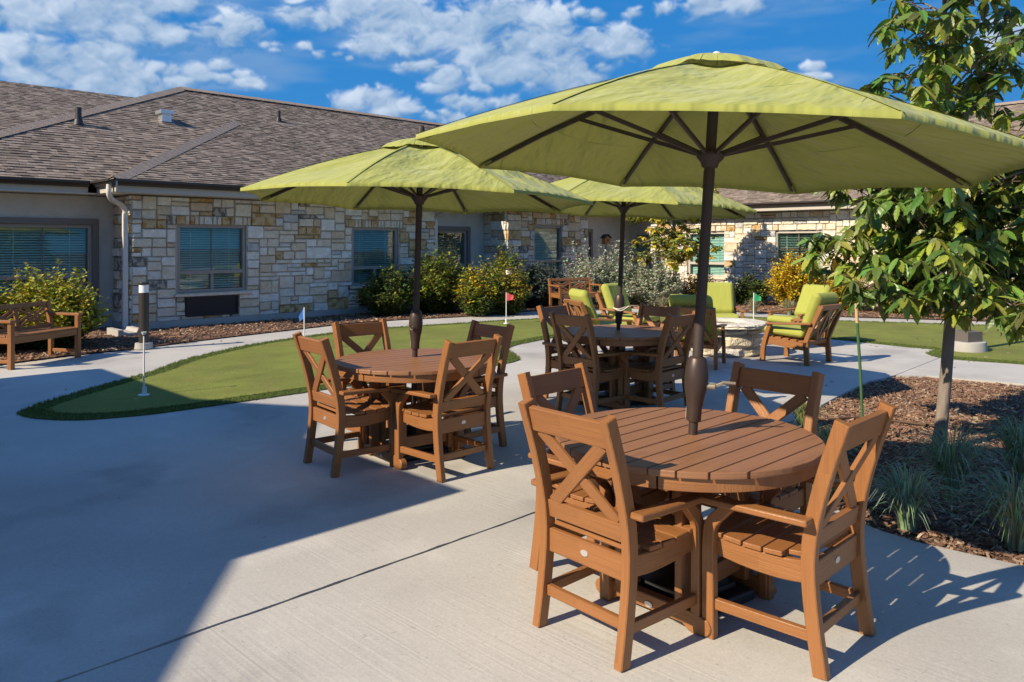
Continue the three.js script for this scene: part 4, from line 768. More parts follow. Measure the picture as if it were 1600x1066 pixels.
// ---------------------------------------------------------------- fire pit of rough stone
{
  seed(31);
  const t = thing('fire_pit', 'round rough limestone fire pit with a pale stone slab top', 'fire pit', 3.16, 11.56);
  const pitMats = [[0.7, 0.62, 0.48], [0.62, 0.53, 0.38], [0.74, 0.68, 0.57], [0.6, 0.56, 0.5]].map((c, i) => { const map = stoneTex(c, 0.5, c.map((q) => q * 0.75), 200 + i * 9, 0.2); map.repeat.set(2, 2); return std({ map, bumpMap: stoneBump, bumpScale: 0.03, roughness: 0.95 }); });
  const R = 0.5, rows = [[0, 0.13], [0.13, 0.32], [0.32, 0.4]];
  rows.forEach(([y0, y1], row) => {
    const n = [6, 5, 8][row], off = [0.1, 0.5, 0.25][row] + 0.2; let a = off; const end = off + 2 * Math.PI, widths = Array.from({ length: n }, () => rr(0.7, 1.3)), tot = widths.reduce((x, y) => x + y, 0);
    for (const w of widths) {
      const da = w / tot * 2 * Math.PI, nx = 5, ny = 4, pos = [], uv = [], idx = [], g0 = 0.006 / R, bulge = rr(0.012, 0.045);
      for (let j = 0; j <= ny; j++) for (let i = 0; i <= nx; i++) {
        const u = i / nx, v = j / ny, edge = Math.min(u, 1 - u, v, 1 - v) < 0.01, ang = a + g0 + (da - 2 * g0) * u, r = R - (edge ? 0.03 : 0) + (edge ? 0 : bulge * (0.4 + rnd()) );
        const yy = y0 + 0.005 + (y1 - y0 - 0.01) * v + (edge ? 0 : rr(-0.008, 0.008)); pos.push(Math.sin(ang) * r, yy, Math.cos(ang) * r); uv.push(ang * R, yy);
      }
      for (let j = 0; j < ny; j++) for (let i = 0; i < nx; i++) { const b = j * (nx + 1) + i; idx.push(b, b + 1, b + nx + 2, b, b + nx + 2, b + nx + 1); }
      const g = new THREE.BufferGeometry(); g.setAttribute('position', new THREE.Float32BufferAttribute(pos, 3)); g.setAttribute('uv', new THREE.Float32BufferAttribute(uv, 2)); g.setIndex(idx);
      const f = g.toNonIndexed(); f.computeVertexNormals(); part(t, 'stone', f, pick(pitMats)); a += da;
    }
  });
  part(t, 'core', new THREE.CylinderGeometry(R - 0.025, R - 0.025, 0.4, 32).translate(0, 0.2, 0), M.mortar);
  const pos = [], uv = [], idx = [], n = 72, ring = [[0.28, 0.40], [0.54, 0.4], [0.585, 0.405], [0.612, 0.42], [0.608, 0.44], [0.618, 0.455], [0.6, 0.472], [0.30, 0.474], [0.28, 0.45], [0.28, 0.40]];
  ring.forEach(([r, y], j) => { for (let i = 0; i <= n; i++) { const a = i / n * 2 * Math.PI, k = j > 1 && j < 7 ? (fbm(Math.cos(a) * 6 + 9 + j, Math.sin(a) * 6 + 9, 0, 7 + j, 3) - 0.5) * 0.05 : 0; pos.push(Math.sin(a) * (r + k), y + k * 0.15, Math.cos(a) * (r + k)); uv.push(Math.sin(a) * r + y, Math.cos(a) * r); } });
  for (let j = 0; j + 1 < ring.length; j++) for (let i = 0; i < n; i++) { const b = j * (n + 1) + i; idx.push(b, b + 1, b + n + 2, b, b + n + 2, b + n + 1); }
  const g = new THREE.BufferGeometry(); g.setAttribute('position', new THREE.Float32BufferAttribute(pos, 3)); g.setAttribute('uv', new THREE.Float32BufferAttribute(uv, 2)); g.setIndex(idx); const f = g.toNonIndexed(); f.computeVertexNormals();
  part(t, 'slab_top', f, pitMats[2]);
  part(t, 'burner_bowl', new THREE.CylinderGeometry(0.285, 0.285, 0.03, 32).translate(0, 0.415, 0), M.black);
}
// ---------------------------------------------------------------- lights, flags, stake, birdhouse, lamp footing
M.lens = std({ color: L(0.85, 0.85, 0.84), roughness: 0.35 });
M.bollard = std({ color: L(0.05, 0.043, 0.038), roughness: 0.4, metalness: 0.2 });
function bollard(label, X, D) {
  const t = thing('bollard_light', label, 'bollard light', X, D, 0, 'bollard lights along the path');
  part(t, 'foot', new THREE.CylinderGeometry(0.125, 0.135, 0.09, 28).translate(0, 0.055, 0), M.footing);
  part(t, 'post', new THREE.CylinderGeometry(0.073, 0.073, 0.78, 28).translate(0, 0.48, 0), M.bollard);
  part(t, 'lens', new THREE.CylinderGeometry(0.07, 0.07, 0.125, 28).translate(0, 0.93, 0), M.lens);
  part(t, 'cap', new THREE.LatheGeometry([[0, 1.035], [0.066, 1.033], [0.076, 1.025], [0.076, 0.992], [0, 0.99]].map((p) => new THREE.Vector2(...p)), 28), M.bollard);
}
bollard('black bollard light with white lens at the stone corner by downspout', -5.66, 12.0);
bollard('bollard light rising from the shrubs behind the red flag', -0.08, 18.75);
M.rod = std({ color: L(0.75, 0.75, 0.74), roughness: 0.4 });
function pin(label, X, D, h, color, turn, sag) {
  const t = thing('putting_flag', label, 'golf flag', X, D, turn, 'flags on the putting green');
  part(t, 'stick', new THREE.CylinderGeometry(0.008, 0.01, h, 10).translate(0, h / 2, 0), M.rod);
  part(t, 'top_cap', new THREE.CylinderGeometry(0.013, 0.013, 0.03, 10).translate(0, h, 0), M.black);
  part(t, 'cup', merged([new THREE.CylinderGeometry(0.055, 0.06, 0.012, 24).translate(0, 0.02, 0), new THREE.CylinderGeometry(0.018, 0.02, 0.09, 12).translate(0, 0.06, 0)]), M.rod);
  if (!color) { part(t, 'flag_holder', merged([new THREE.CylinderGeometry(0.028, 0.014, 0.03, 12).translate(0, h + 0.01, 0), board(0.012, 0.06, 0.012, 0.024, 0.07, 0)]), M.rod); return; }
  const nx = 10, ny = 6, pos = [], uv = [], idx = [];
  for (let j = 0; j <= ny; j++) for (let i = 0; i <= nx; i++) { const u = i / nx, v = (j / ny) * (1 - 0.55 * u); pos.push(0.008 + u * 0.17 * (1 - sag * 0.5), h - 0.02 - v * 0.17 - sag * u * 0.12 - u * 0.03, 0.02 * Math.sin(u * 6 + v * 3) * u); uv.push(u, v); }
  for (let j = 0; j < ny; j++) for (let i = 0; i < nx; i++) { const b = j * (nx + 1) + i; idx.push(b, b + 1, b + nx + 2, b, b + nx + 2, b + nx + 1); }
  const g = new THREE.BufferGeometry(); g.setAttribute('position', new THREE.Float32BufferAttribute(pos, 3)); g.setAttribute('uv', new THREE.Float32BufferAttribute(uv, 2)); g.setIndex(idx); g.computeVertexNormals();
  part(t, 'flag', g, phys({ color: L(...color), roughness: 0.8, transmission: 0.2, thickness: 0 }));
}
pin('white putting pin without a flag on the shaded tip of the green', -3.9, 8.27, 0.66, null, 0, 0);
pin('putting pin with a blue flag beyond the table by the green', -3.14, 11.8, 0.68, [0.03, 0.16, 0.55], Math.PI * 0.9, 1);
pin('putting pin with a red flag in front of the yellow shrubs', -0.116, 15.7, 0.66, [0.55, 0.06, 0.08], -0.4, 0.25);
pin('putting pin with a green flag in front of the golden shrub', 4.83, 15.6, 0.66, [0.02, 0.3, 0.12], -0.4, 0.4);
{
  const t = thing('plant_stake', 'thin green metal stake leaning in the mulch beside the tree', 'stake', 2.88, 6.4);
  part(t, 'rod', tube([[0, -0.05, 0], [-0.02, 0.5, 0], [-0.05, 0.98, 0]], 0.0125, 8, 8), std({ color: L(0.05, 0.12, 0.045), roughness: 0.5 }));
  part(t, 'wooden_tip', tube([[-0.05, 0.97, 0], [-0.058, 1.13, 0]], 0.014, 8, 2), std({ color: L(0.5, 0.36, 0.2), roughness: 0.8 }));
}
{
  const t = thing('birdhouse', 'small orange birdhouse on a thin pole by the grey wall', 'birdhouse', 2.88, 23.9, 0.5), wood = std({ color: L(0.42, 0.19, 0.06), roughness: 0.8 });
  part(t, 'pole', new THREE.CylinderGeometry(0.014, 0.014, 1.62, 8).translate(0, 0.81, 0), M.black);
  const s = new THREE.Shape([[-0.1, 0], [0.1, 0], [0.1, 0.16], [0, 0.25], [-0.1, 0.16]].map((p) => new THREE.Vector2(...p)));
  part(t, 'box', new THREE.ExtrudeGeometry(s, { depth: 0.18, bevelEnabled: false }).translate(0, 1.62, -0.09), wood);
  part(t, 'roof', merged([board(0.18, 0.018, 0.26, -0.07, 1.85, 0, 0, 0, 0.73), board(0.18, 0.018, 0.26, 0.07, 1.85, 0, 0, 0, -0.73)]), M.gutter);
  part(t, 'ledge', board(0.32, 0.02, 0.24, 0, 1.61, 0), wood);
  part(t, 'entrance', new THREE.CylinderGeometry(0.028, 0.028, 0.01, 16).rotateX(Math.PI / 2).translate(0, 1.73, 0.09), M.black);
}
{
  const t = thing('lamp_post', 'grey lamp post on a round concrete footing beyond the tree', 'lamp post', 6.84, 11.75, 0.35), grey = std({ color: L(0.12, 0.105, 0.09), roughness: 0.5 });
  part(t, 'footing', uvBox(new THREE.LatheGeometry([[0, 0.16], [0.25, 0.158], [0.265, 0.15], [0.275, 0.0]].map((p) => new THREE.Vector2(...p)), 36), 0), M.footing);
  part(t, 'base_box', board(0.3, 0.15, 0.3, 0, 0.235, 0), grey);
  part(t, 'post', new THREE.CylinderGeometry(0.06, 0.06, 1.5, 20).translate(0, 1.05, 0), grey);
  part(t, 'cap', new THREE.CylinderGeometry(0.07, 0.075, 0.06, 20).translate(0, 1.82, 0), grey);
}
tag(part(scene, 'drip_hose', tube([[1.75, -0.004, -4.9], [2.05, -0.005, -4.86], [2.3, -0.004, -5.3], [2.7, -0.004, -5.9], [2.62, -0.004, -6.8], [3.2, -0.004, -7.3], [3.9, -0.004, -6.9], [5.4, -0.004, -6.6]], 0.011, 8, 60), std({ color: L(0.09, 0.05, 0.03), roughness: 0.7 })), 'thin brown drip hose lying over the mulch around the tree', 'hose');

// ---------------------------------------------------------------- leaves
M.leafDark = (c, t = 0.3, r = 0.55) => phys({ vertexColors: true, color: L(1, 1, 1), roughness: r, transmission: t, thickness: 0, specularIntensity: 0.6 });
M.leaf = M.leafDark(); M.leafMatt = M.leafDark(0, 0.3, 0.85);
const barkMap = texture(256, 256, (u, v) => { const n = fbm(u * 22, v * 5, 0, 3, 4), k = 0.7 + 0.6 * n; return [0.23 * k, 0.19 * k, 0.155 * k]; }, true);
const barkBump = texture(256, 256, (u, v) => fbm(u * 26, v * 5, 0, 3, 4));
M.bark = std({ map: barkMap, bumpMap: barkBump, bumpScale: 0.02, roughness: 0.95 });
M.twig = std({ color: L(0.13, 0.085, 0.05), roughness: 0.9 });
function leafShape(l, w, bend, cup, teeth) {                 // along +z from the stalk, face up
  const n = teeth || 4, mid = [], left = [], right = [];
  for (let i = 0; i <= n; i++) { const t = i / n, ww = w * Math.pow(Math.sin(Math.PI * Math.pow(t, 0.75)), 0.85) * (teeth && i % 2 ? 0.84 : 1), y = -bend * t * t * l; mid.push([0, y - cup * ww, t * l]); left.push([-ww, y, t * l + (teeth && i % 2 === 0 ? 0.03 * l : 0)]); right.push([ww, y, t * l + (teeth && i % 2 === 0 ? 0.03 * l : 0)]); }
  const pos = [], tri = (a, b, c) => pos.push(...a, ...b, ...c);
  for (let i = 0; i < n; i++) { if (i > 0) { tri(mid[i], mid[i + 1], left[i]); tri(mid[i], right[i], mid[i + 1]); } if (i < n - 1) { tri(left[i], mid[i + 1], left[i + 1]); tri(right[i], right[i + 1], mid[i + 1]); } if (i === 0) { /* stalk end */ } }
  const g = new THREE.BufferGeometry(); g.setAttribute('position', new THREE.Float32BufferAttribute(pos, 3)); g.computeVertexNormals(); return g;
}
class Leaves {                                               // collects leaves into one geometry
  constructor() { this.p = []; this.n = []; this.c = []; this.v = new THREE.Vector3(); this.nm = new THREE.Matrix3(); }
  add(g, m, col) {
    const P0 = g.attributes.position.array, N0 = g.attributes.normal.array, v = this.v; this.nm.setFromMatrix4(m);
    for (let i = 0; i < P0.length; i += 3) { v.set(P0[i], P0[i + 1], P0[i + 2]).applyMatrix4(m); this.p.push(v.x, v.y, v.z); v.set(N0[i], N0[i + 1], N0[i + 2]).applyMatrix3(this.nm).normalize(); this.n.push(v.x, v.y, v.z); this.c.push(col[0], col[1], col[2]); }
  }
  build() { const g = new THREE.BufferGeometry(); g.setAttribute('position', new THREE.Float32BufferAttribute(this.p, 3)); g.setAttribute('normal', new THREE.Float32BufferAttribute(this.n, 3)); g.setAttribute('color', new THREE.Float32BufferAttribute(this.c, 3)); return g; }
}
const smallLeaf = [leafShape(1, 0.3, 0.15, 0.25), leafShape(1, 0.24, 0.3, 0.2)];
const mat4 = (p, yaw, pitch, roll, s) => new THREE.Matrix4().compose(new THREE.Vector3(...p), new THREE.Quaternion().setFromEuler(new THREE.Euler(pitch, yaw, roll, 'YXZ')), new THREE.Vector3(s, s, s));
// a shrub of many upright shoots, each carrying leaves along its length
function shrub(name, label, X, D, rx, rz, h, o) {
  seed(o.seed ?? Math.round(X * 977 + D * 131));
  const t = thing(name, label, o.category ?? 'shrub', X, D, rr(0, 6), o.group ?? 'shrubs in the mulch beds'), lv = new Leaves(), stems = [];
  const shoots = o.shoots ?? 120, len = (o.leaf ?? 0.05) * 1.3;
  for (let i = 0; i < shoots; i++) {
    const a = rr(0, 2 * Math.PI), f = Math.sqrt(rnd()), bx = Math.cos(a) * f * rx * 0.45, bz = Math.sin(a) * f * rz * 0.45, ex = Math.cos(a) * f * rx * rr(0.75, 1.12), ez = Math.sin(a) * f * rz * rr(0.75, 1.12);
    const top = h * Math.sqrt(Math.max(0.08, 1 - 0.82 * f * f)) * rr(0.62, 1.0) + (rnd() < 0.12 ? h * (o.wild ?? 0.14) : 0), c = pick(o.colors), tipC = pick(o.tips ?? o.colors), n = Math.round((o.per ?? 16) * rr(1.6, 2.6));
    stems.push(tube([[bx * 0.4, 0, bz * 0.4], [bx, top * 0.4, bz], [ex, top, ez]], [0.009, 0.003], 3, 3));
    for (let k = 0; k < n; k++) {
      const u = 0.08 + 0.92 * Math.pow((k + rnd()) / n, 0.8), q = [mix(bx, ex, u * u) + rr(-1, 1) * len * 0.9, top * u + rr(-0.5, 0.5) * len, mix(bz, ez, u * u) + rr(-1, 1) * len * 0.9], col = (u > 0.72 ? tipC : c).map((z) => z * rr(0.75, 1.25));
      lv.add(pick(smallLeaf), mat4(q, rr(0, 6.28), rr(-1.1, 0.4), rr(-0.5, 0.5), len * rr(0.7, 1.35)), col);
    }
  }
  stuff(t, 'foliage', lv.build(), o.matt ? M.leafMatt : M.leaf); stuff(t, 'stems', merged(stems), M.twig);
  if (o.flowers) { const fl = new Leaves(); for (let i = 0; i < o.flowers; i++) { const a = rr(0, 6.28), f = Math.sqrt(rnd()), p = [Math.cos(a) * f * rx, h * Math.sqrt(1 - 0.8 * f * f) * rr(0.8, 1.05), Math.sin(a) * f * rz]; for (let k = 0; k < 4; k++) fl.add(smallLeaf[0], mat4(p, k * 1.57, rr(-0.6, 0.1), 0, 0.035), o.flowerColor); } stuff(t, 'blossom', fl.build(), M.leafMatt); }
  return t;
}
const GREEN = [[0.07, 0.115, 0.02], [0.095, 0.15, 0.024], [0.125, 0.18, 0.026], [0.055, 0.09, 0.02]], LIME = [[0.40, 0.39, 0.02], [0.48, 0.44, 0.025], [0.28, 0.31, 0.02]], GOLD = [[0.62, 0.44, 0.015], [0.72, 0.52, 0.02], [0.46, 0.36, 0.02], [0.3, 0.26, 0.025]], SAGE = [[0.44, 0.47, 0.33], [0.52, 0.55, 0.42], [0.34, 0.38, 0.25]], BLUE = [[0.05, 0.085, 0.06], [0.065, 0.10, 0.075], [0.04, 0.07, 0.05]];
shrub('evergreen_shrub', 'yellow-green topped shrub behind the bench under the wide window', -7.2, 12.1, 1.0, 0.85, 1.12, { shoots: 620, per: 18, leaf: 0.055, colors: GREEN, tips: LIME, wild: 0.28 });
shrub('evergreen_shrub', 'dense shrub beside the bench, cut by the edge of the window trim', -8.1, 11.5, 0.9, 0.85, 1.0, { shoots: 460, per: 17, leaf: 0.055, colors: GREEN, tips: LIME, wild: 0.2 });
shrub('evergreen_shrub', 'dark green shrub below the last window of the long stone wall', -2.75, 17.4, 0.75, 0.75, 1.2, { shoots: 260, per: 16, leaf: 0.06, colors: GREEN, tips: [...GREEN, LIME[2]] });
shrub('evergreen_shrub', 'large leafy green shrub in front of the recessed window', -1.75, 18.2, 1.0, 0.9, 1.5, { shoots: 360, per: 17, leaf: 0.065, colors: GREEN, tips: [LIME[2], GREEN[2]] });
shrub('flowering_shrub', 'loose shrub with yellow blossom beside the large leafy shrub', -0.75, 17.5, 0.65, 0.6, 1.25, { shoots: 190, per: 14, leaf: 0.055, colors: [GREEN[1], GREEN[2]], tips: [GOLD[1], LIME[2], GREEN[2], LIME[2]], flowers: 60, flowerColor: [0.5, 0.36, 0.02] });
shrub('flowering_shrub', 'olive and bronze shrub behind the red putting flag', -0.05, 17.9, 0.6, 0.6, 1.2, { shoots: 190, per: 15, leaf: 0.055, colors: [GREEN[2], [0.11, 0.1, 0.02], GREEN[1]], tips: [GOLD[2], GREEN[2], GOLD[3]] });
shrub('evergreen_shrub', 'bright green upright shrub behind the white bollard lens', -0.15, 19.2, 0.6, 0.6, 1.6, { shoots: 190, per: 16, leaf: 0.06, colors: GREEN, tips: [LIME[2], GREEN[2]] });
shrub('rosemary_shrub', 'dark blue-green shrub between the bollard and the far bench', 0.75, 19.7, 0.85, 0.75, 1.2, { shoots: 260, per: 20, leaf: 0.06, colors: BLUE, matt: true });
shrub('sage_bush', 'silver sage bush behind the far bench', 2.0, 20.4, 1.0, 0.8, 1.35, { shoots: 280, per: 22, leaf: 0.05, colors: SAGE, matt: true, wild: 0.4, group: 'silver sage bushes' });
shrub('sage_bush', 'silver sage bush behind the pole of the umbrella with the cord', 2.9, 20.6, 1.0, 0.8, 1.3, { shoots: 280, per: 22, leaf: 0.05, colors: SAGE, matt: true, wild: 0.4, group: 'silver sage bushes' });
shrub('sage_bush', 'silver sage bush at the foot of the young tree', 3.75, 20.2, 0.85, 0.8, 1.2, { shoots: 240, per: 22, leaf: 0.05, colors: SAGE, matt: true, wild: 0.35, group: 'silver sage bushes' });
shrub('flowering_shrub', 'orange tinted shrub under the window beside the young tree', 4.95, 20.9, 0.7, 0.6, 0.95, { shoots: 150, per: 16, leaf: 0.05, colors: [[0.24, 0.15, 0.04], GOLD[3], GREEN[2]], tips: [[0.4, 0.24, 0.06], GOLD[0]] });
shrub('flowering_shrub', 'dark low shrub with blue flowers under the tree shadow on wall', 6.25, 20.4, 0.75, 0.6, 0.85, { shoots: 170, per: 16, leaf: 0.055, colors: GREEN, flowers: 26, flowerColor: [0.16, 0.17, 0.5] });
shrub('golden_shrub', 'tall golden yellow shrub below the sunlit window', 7.15, 19.5, 0.95, 0.85, 1.5, { shoots: 400, per: 18, leaf: 0.05, colors: GOLD, tips: GOLD.slice(0, 2), group: 'golden yellow shrubs' });
shrub('golden_shrub', 'golden yellow shrub beside the tall golden one, behind the lounge chairs', 7.95, 18.8, 0.75, 0.7, 1.1, { shoots: 230, per: 17, leaf: 0.05, colors: GOLD, group: 'golden yellow shrubs' });
shrub('golden_shrub', 'golden yellow shrub seen under the tree crown left of its trunk', 9.0, 18.0, 0.7, 0.65, 0.85, { shoots: 200, per: 17, leaf: 0.05, colors: GOLD, group: 'golden yellow shrubs' });
shrub('golden_shrub', 'golden yellow shrub behind the lamp post footing', 11.0, 17.0, 0.85, 0.7, 1.1, { shoots: 230, per: 17, leaf: 0.05, colors: [...GOLD, GREEN[2]], flowers: 40, flowerColor: [0.6, 0.6, 0.75], group: 'golden yellow shrubs' });
shrub('golden_shrub', 'golden green shrub at the end of the far path', 12.0, 16.6, 0.85, 0.7, 1.0, { shoots: 200, per: 17, leaf: 0.05, colors: [...GOLD, GREEN[2]], group: 'golden yellow shrubs' });

// ---------------------------------------------------------------- grass clumps
function clump(name, label, X, D, r, h, y, o) {
  seed(Math.round(X * 1313 + D * 717));
  const t = thing(name, label, 'grass clump', X, D, 0, o.group), lv = new Leaves();
  for (let i = 0; i < o.n; i++) {
    const a = rr(0, 6.28), b0 = rr(0, 0.05), reach = 1.1 * r * Math.pow(rr(0.12, 1.15), 0.8), top = 1.2 * h * rr(0.55, 1.1), w = o.w * rr(0.7, 1.2), dry = rnd() < o.dry, col = (dry ? [0.34, 0.30, 0.14] : pick(o.colors)).map((c) => c * rr(0.7, 1.3)), sx = Math.sin(a), sz = Math.cos(a), seg = 6, pos = [], twist = rr(-0.35, 0.35);
    const at = (u) => { const k = reach * (0.25 * u + 0.75 * u * u), yy = top * (1.75 * u - (0.85 + 0.5 * reach / r) * u * u * u * 0.8); return [sx * (b0 + k) + sz * twist * u * u * 0.06, Math.max(0.004, yy), sz * (b0 + k) - sx * twist * u * u * 0.06]; };
    for (let s = 0; s < seg; s++) { const p = at(s / seg), q = at((s + 1) / seg), w0 = w * (1 - s / seg) ** 0.6, w1 = w * Math.max(0.02, 1 - (s + 1) / seg) ** 0.6, A = [p[0] - sz * w0, p[1], p[2] + sx * w0], B = [p[0] + sz * w0, p[1], p[2] - sx * w0], C = [q[0] + sz * w1, q[1], q[2] - sx * w1], E = [q[0] - sz * w1, q[1], q[2] + sx * w1]; pos.push(...A, ...B, ...C, ...A, ...C, ...E); }
    const g = new THREE.BufferGeometry(); g.setAttribute('position', new THREE.Float32BufferAttribute(pos, 3)); g.computeVertexNormals(); lv.add(g, new THREE.Matrix4(), col);
  }
  const m = stuff(t, 'blades', lv.build(), M.leafMatt); m.position.y = y;
}
const SEDGE = [[0.24, 0.34, 0.2], [0.3, 0.41, 0.25], [0.19, 0.28, 0.17], [0.36, 0.44, 0.23]], gr = { n: 330, w: 0.005, dry: 0.1, colors: SEDGE, group: 'blue-green grass clumps in the mulch bed' };
{ // a few fallen leaves
  seed(61); const lv = new Leaves(), oakL = leafShape(1, 0.2, 0.3, 0.4);
  for (let i = 0; i < 150; i++) { const t = rnd(), x = t < 0.35 ? rr(5, 11) : t < 0.7 ? rr(2.2, 5.5) : rr(-5, 6), D = t < 0.35 ? rr(10.6, 14.5) : t < 0.7 ? rr(4.2, 9.3) : rr(5, 14), k = rr(0.7, 1.3); lv.add(oakL, mat4([x, inside(bedPoly, x, D) ? -0.008 : inside(greenPoly, x, D) ? 0.024 : 0.008, -D], rr(0, 6.28), rr(-0.12, 0.05), rr(-0.3, 0.3), rr(0.05, 0.11)), pick([[0.34, 0.25, 0.11], [0.26, 0.16, 0.07], [0.42, 0.36, 0.2]]).map((c) => c * k)); }
  const m = stuff(scene, 'fallen_leaves', lv.build(), M.leafMatt); m.userData.label = 'dry fallen leaves scattered over turf, mulch and concrete'; m.userData.category = 'leaf litter';
}
clump('grass_clump', 'blue-green grass clump right behind the chair with the long shadow', 2.28, 4.5, 0.3, 0.3, -0.03, gr);
clump('grass_clump', 'tall blue-green grass clump in the umbrella shade near the tree trunk', 2.82, 5.0, 0.34, 0.38, -0.03, { ...gr, n: 380 });
clump('grass_clump', 'blue-green grass clump with straw-coloured base at the concrete edge', 2.72, 4.22, 0.32, 0.33, -0.03, { ...gr, n: 380, dry: 0.2 });
clump('grass_clump', 'blue-green grass clump half sunlit behind the tall one', 3.5, 5.35, 0.36, 0.38, -0.03, { ...gr, n: 380 });
clump('grass_clump', 'blue-green grass clump beside the round table rim', 2.36, 5.8, 0.25, 0.25, -0.03, gr);
clump('grass_clump', 'pale grass clump seen under the edge of the round table', 1.98, 4.98, 0.26, 0.24, -0.03, { ...gr, dry: 0.35 });
clump('grass_clump', 'small yellow-green grass clump behind the chair against green stake', 2.62, 7.0, 0.2, 0.22, -0.03, { ...gr, dry: 0.35, colors: [[0.22, 0.26, 0.07], [0.16, 0.22, 0.08]] });
clump('grass_clump', 'grass clump at the edge of the mulch bed beyond the straw-based one', 3.35, 4.3, 0.32, 0.34, -0.03, gr);
const pale = { n: 130, w: 0.009, dry: 0.45, colors: [[0.24, 0.25, 0.13], [0.3, 0.3, 0.18]], group: 'pale grass tufts in the far mulch bed' };
[[3.55, 18.4, 'in front of the silver sage'], [4.15, 18.3, 'at the foot of the young tree trunk'], [5.55, 17.9, 'behind the green putting flag'], [6.25, 17.6, 'in front of the tall golden shrub'], [8.9, 16.9, 'under the tree crown by the far path']].forEach(([x, d, where]) => clump('grass_tuft', 'pale grass tuft ' + where, x, d, 0.3, 0.3, 0.02, pale));

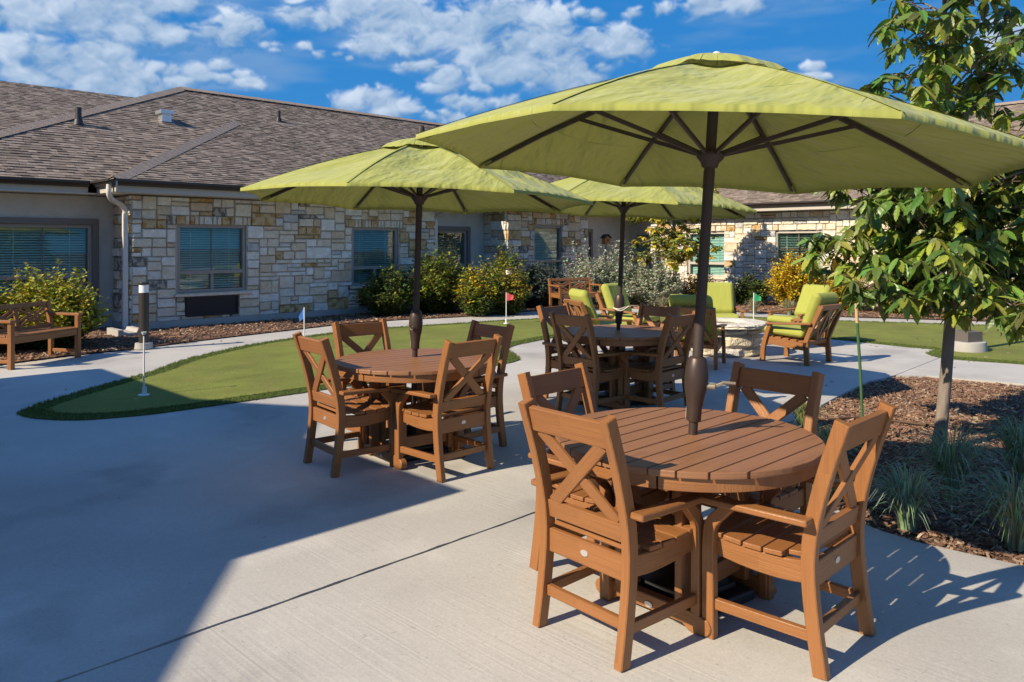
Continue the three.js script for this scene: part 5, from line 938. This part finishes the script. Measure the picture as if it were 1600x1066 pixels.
// ---------------------------------------------------------------- trees
function tree(name, label, X, D, o) {
  seed(o.seed);
  const t = thing(name, label, 'tree', X, D, 0), trunkAt = (y) => o.trunk(y), twigs = [], lv = new Leaves(), list = [];
  const pts = Array.from({ length: 9 }, (_, i) => { const y = i / 8 * o.height; const [x, z] = trunkAt(y); return [x, y - 0.03 * (i === 0), z]; });
  part(t, 'trunk', tube(pts, (u) => o.girth * (1 - 0.86 * u) * (u < 0.04 ? 1.25 - u * 6 : 1), 12, 24), M.bark);
  for (let i = 0; i < o.limbs; i++) {
    const u = (i + rnd() * 0.8) / o.limbs, y0 = mix(o.from, o.height * 0.96, u), reach = o.reach(y0) * rr(0.75, 1.1), a = i * 2.4 + rr(-0.5, 0.5), [tx, tz] = trunkAt(y0), rise = o.rise(y0) * reach;
    const end = [tx + Math.sin(a) * reach, y0 + rise, tz + Math.cos(a) * reach], mid = [tx + Math.sin(a) * reach * 0.5, y0 + rise * 0.5 + reach * 0.12, tz + Math.cos(a) * reach * 0.5];
    part(t, 'branch', tube([[tx, y0 - 0.02, tz], mid, end], [o.girth * 0.32 * (1 - u * 0.6), 0.005], 6, 8), M.bark);
    const n = Math.max(3, Math.round(o.clusters * (o.sparse ? o.sparse(y0) : 1) * reach / o.reach(o.from + 0.3)));
    for (let k = 0; k < n; k++) {
      const f = 0.25 + 0.75 * (k + rnd()) / n, p = f < 0.5 ? [mix(tx, mid[0], f * 2), mix(y0, mid[1], f * 2), mix(tz, mid[2], f * 2)] : [mix(mid[0], end[0], f * 2 - 1), mix(mid[1], end[1], f * 2 - 1), mix(mid[2], end[2], f * 2 - 1)];
      const sp = o.spread, c = k === n - 1 ? end : [p[0] + rr(-sp, sp), p[1] + rr(-sp * 0.8, sp), p[2] + rr(-sp, sp)];
      twigs.push(tube([p, [(p[0] + c[0]) / 2, (p[1] + c[1]) / 2 + 0.02, (p[2] + c[2]) / 2], c], [0.005, 0.0025], 4, 3));
      const m = Math.round(o.leaves * rr(0.75, 1.25)), a0 = rr(0, 6.28), young = rnd() < o.young, turnX = rr(-0.35, 0.35), turnZ = rr(-0.35, 0.35);
      for (let q = 0; q < m; q++) {
        const s = o.size * rr(0.7, 1.2), yaw = a0 + q * 2.4 + rr(-0.3, 0.3), pitch = o.droop + rr(-0.45, 0.45), base = (young ? pick(o.youngColors) : pick(o.colors)).map((z) => z * rr(0.75, 1.25));
        list.push({ p: [c[0] + Math.sin(yaw) * 0.012 + rr(-1, 1) * o.size * 0.12, c[1] + rr(-0.5, 0.5) * o.size * 0.35, c[2] + Math.cos(yaw) * 0.012 + rr(-1, 1) * o.size * 0.12], yaw, pitch: pitch + turnX * Math.cos(yaw), roll: rr(-0.5, 0.5) + turnZ, s, col: base, g: Math.floor(rnd() * o.shapes.length) });
      }
    }
  }
  stuff(t, 'twigs', merged(twigs), M.twig);
  let singles = new Set();
  if (o.singles) { // the leaves that show largest are parts of their own
    const camX = -X, camZ = D, scored = list.map((l, i) => { const dx = l.p[0] - camX, dy = l.p[1] - 1.62, dz = l.p[2] - camZ, dist = Math.hypot(dx, dy, dz), inView = Math.abs((l.p[0] + X) / (D - l.p[2])) < 0.66 && dy / (D - l.p[2]) < 0.31; return [inView ? l.s / dist : 0, i]; }).sort((a, b) => b[0] - a[0]);
    scored.slice(0, o.singles).forEach(([, i]) => singles.add(i));
  }
  const cache = new Map();
  list.forEach((l, i) => {
    const m = mat4(l.p, l.yaw, l.pitch, l.roll, l.s);
    if (!singles.has(i)) { lv.add(o.shapes[l.g], m, l.col); return; }
    const ci = Math.floor(hash2(i, 3, 9) * 6), key = l.g + '/' + ci + (l.col[0] > 0.12 ? 'y' : 'g');
    if (!cache.has(key)) cache.set(key, tint(o.shapes[l.g].clone(), l.col));
    const mesh = part(t, 'leaf', cache.get(key), o.material); mesh.applyMatrix4(m);
  });
  stuff(t, 'crown', lv.build(), o.material);
  return t;
}
const oakLeaves = [leafShape(1, 0.2, 0.25, 0.25, 10), leafShape(1, 0.225, 0.45, 0.2, 10), leafShape(1, 0.18, 0.1, 0.3, 10)];
M.oakLeaf = phys({ vertexColors: true, roughness: 0.42, transmission: 0.28, thickness: 0 });
tree('oak_tree', 'young oak with long toothed leaves growing in the mulch bed beside the tables', 3.39, 6.2, {
  seed: 88, height: 4.5, girth: 0.05, trunk: (y) => [0.06 * Math.sin(y * 0.9) + 0.02 * y, 0.04 * Math.sin(y * 1.3)], from: 1.12, limbs: 64, clusters: 19, spread: 0.22, leaves: 10, size: 0.15, sparse: (y) => (y < 2.0 ? 1.55 : 0.5), droop: 0.5, young: 0.3, singles: 300,
  reach: (y) => (y < 1.9 ? 1.02 : y < 2.5 ? 0.85 : mix(0.74, 0.24, clamp((y - 2.5) / 2))), rise: (y) => (y < 1.5 ? 0.02 : y < 2.4 ? 0.22 : 0.5), shapes: oakLeaves, material: M.oakLeaf,
  colors: [[0.10, 0.17, 0.026], [0.13, 0.205, 0.03], [0.17, 0.245, 0.034], [0.085, 0.14, 0.026]], youngColors: [[0.27, 0.33, 0.045], [0.33, 0.35, 0.045], [0.23, 0.3, 0.045]],
});
tree('young_tree', 'slender young tree with yellow-green leaves in front of the sunlit stone wall', 4.25, 20.5, {
  seed: 21, height: 4.3, girth: 0.07, trunk: (y) => [0.03 * Math.sin(y * 1.5), 0], from: 1.1, limbs: 46, clusters: 17, spread: 0.22, leaves: 9, size: 0.15, droop: 0.3, young: 0.45,
  reach: (y) => (y < 2.6 ? 1.15 : mix(1.15, 0.3, (y - 2.6) / 1.7)), rise: (y) => (y < 1.8 ? 0.0 : 0.35), shapes: smallLeaf, material: M.leafMatt,
  colors: [[0.16, 0.18, 0.02], [0.2, 0.22, 0.022], [0.12, 0.14, 0.02]], youngColors: [[0.5, 0.42, 0.03], [0.42, 0.38, 0.03], [0.56, 0.44, 0.04]],
});

renderer.render(scene, camera);
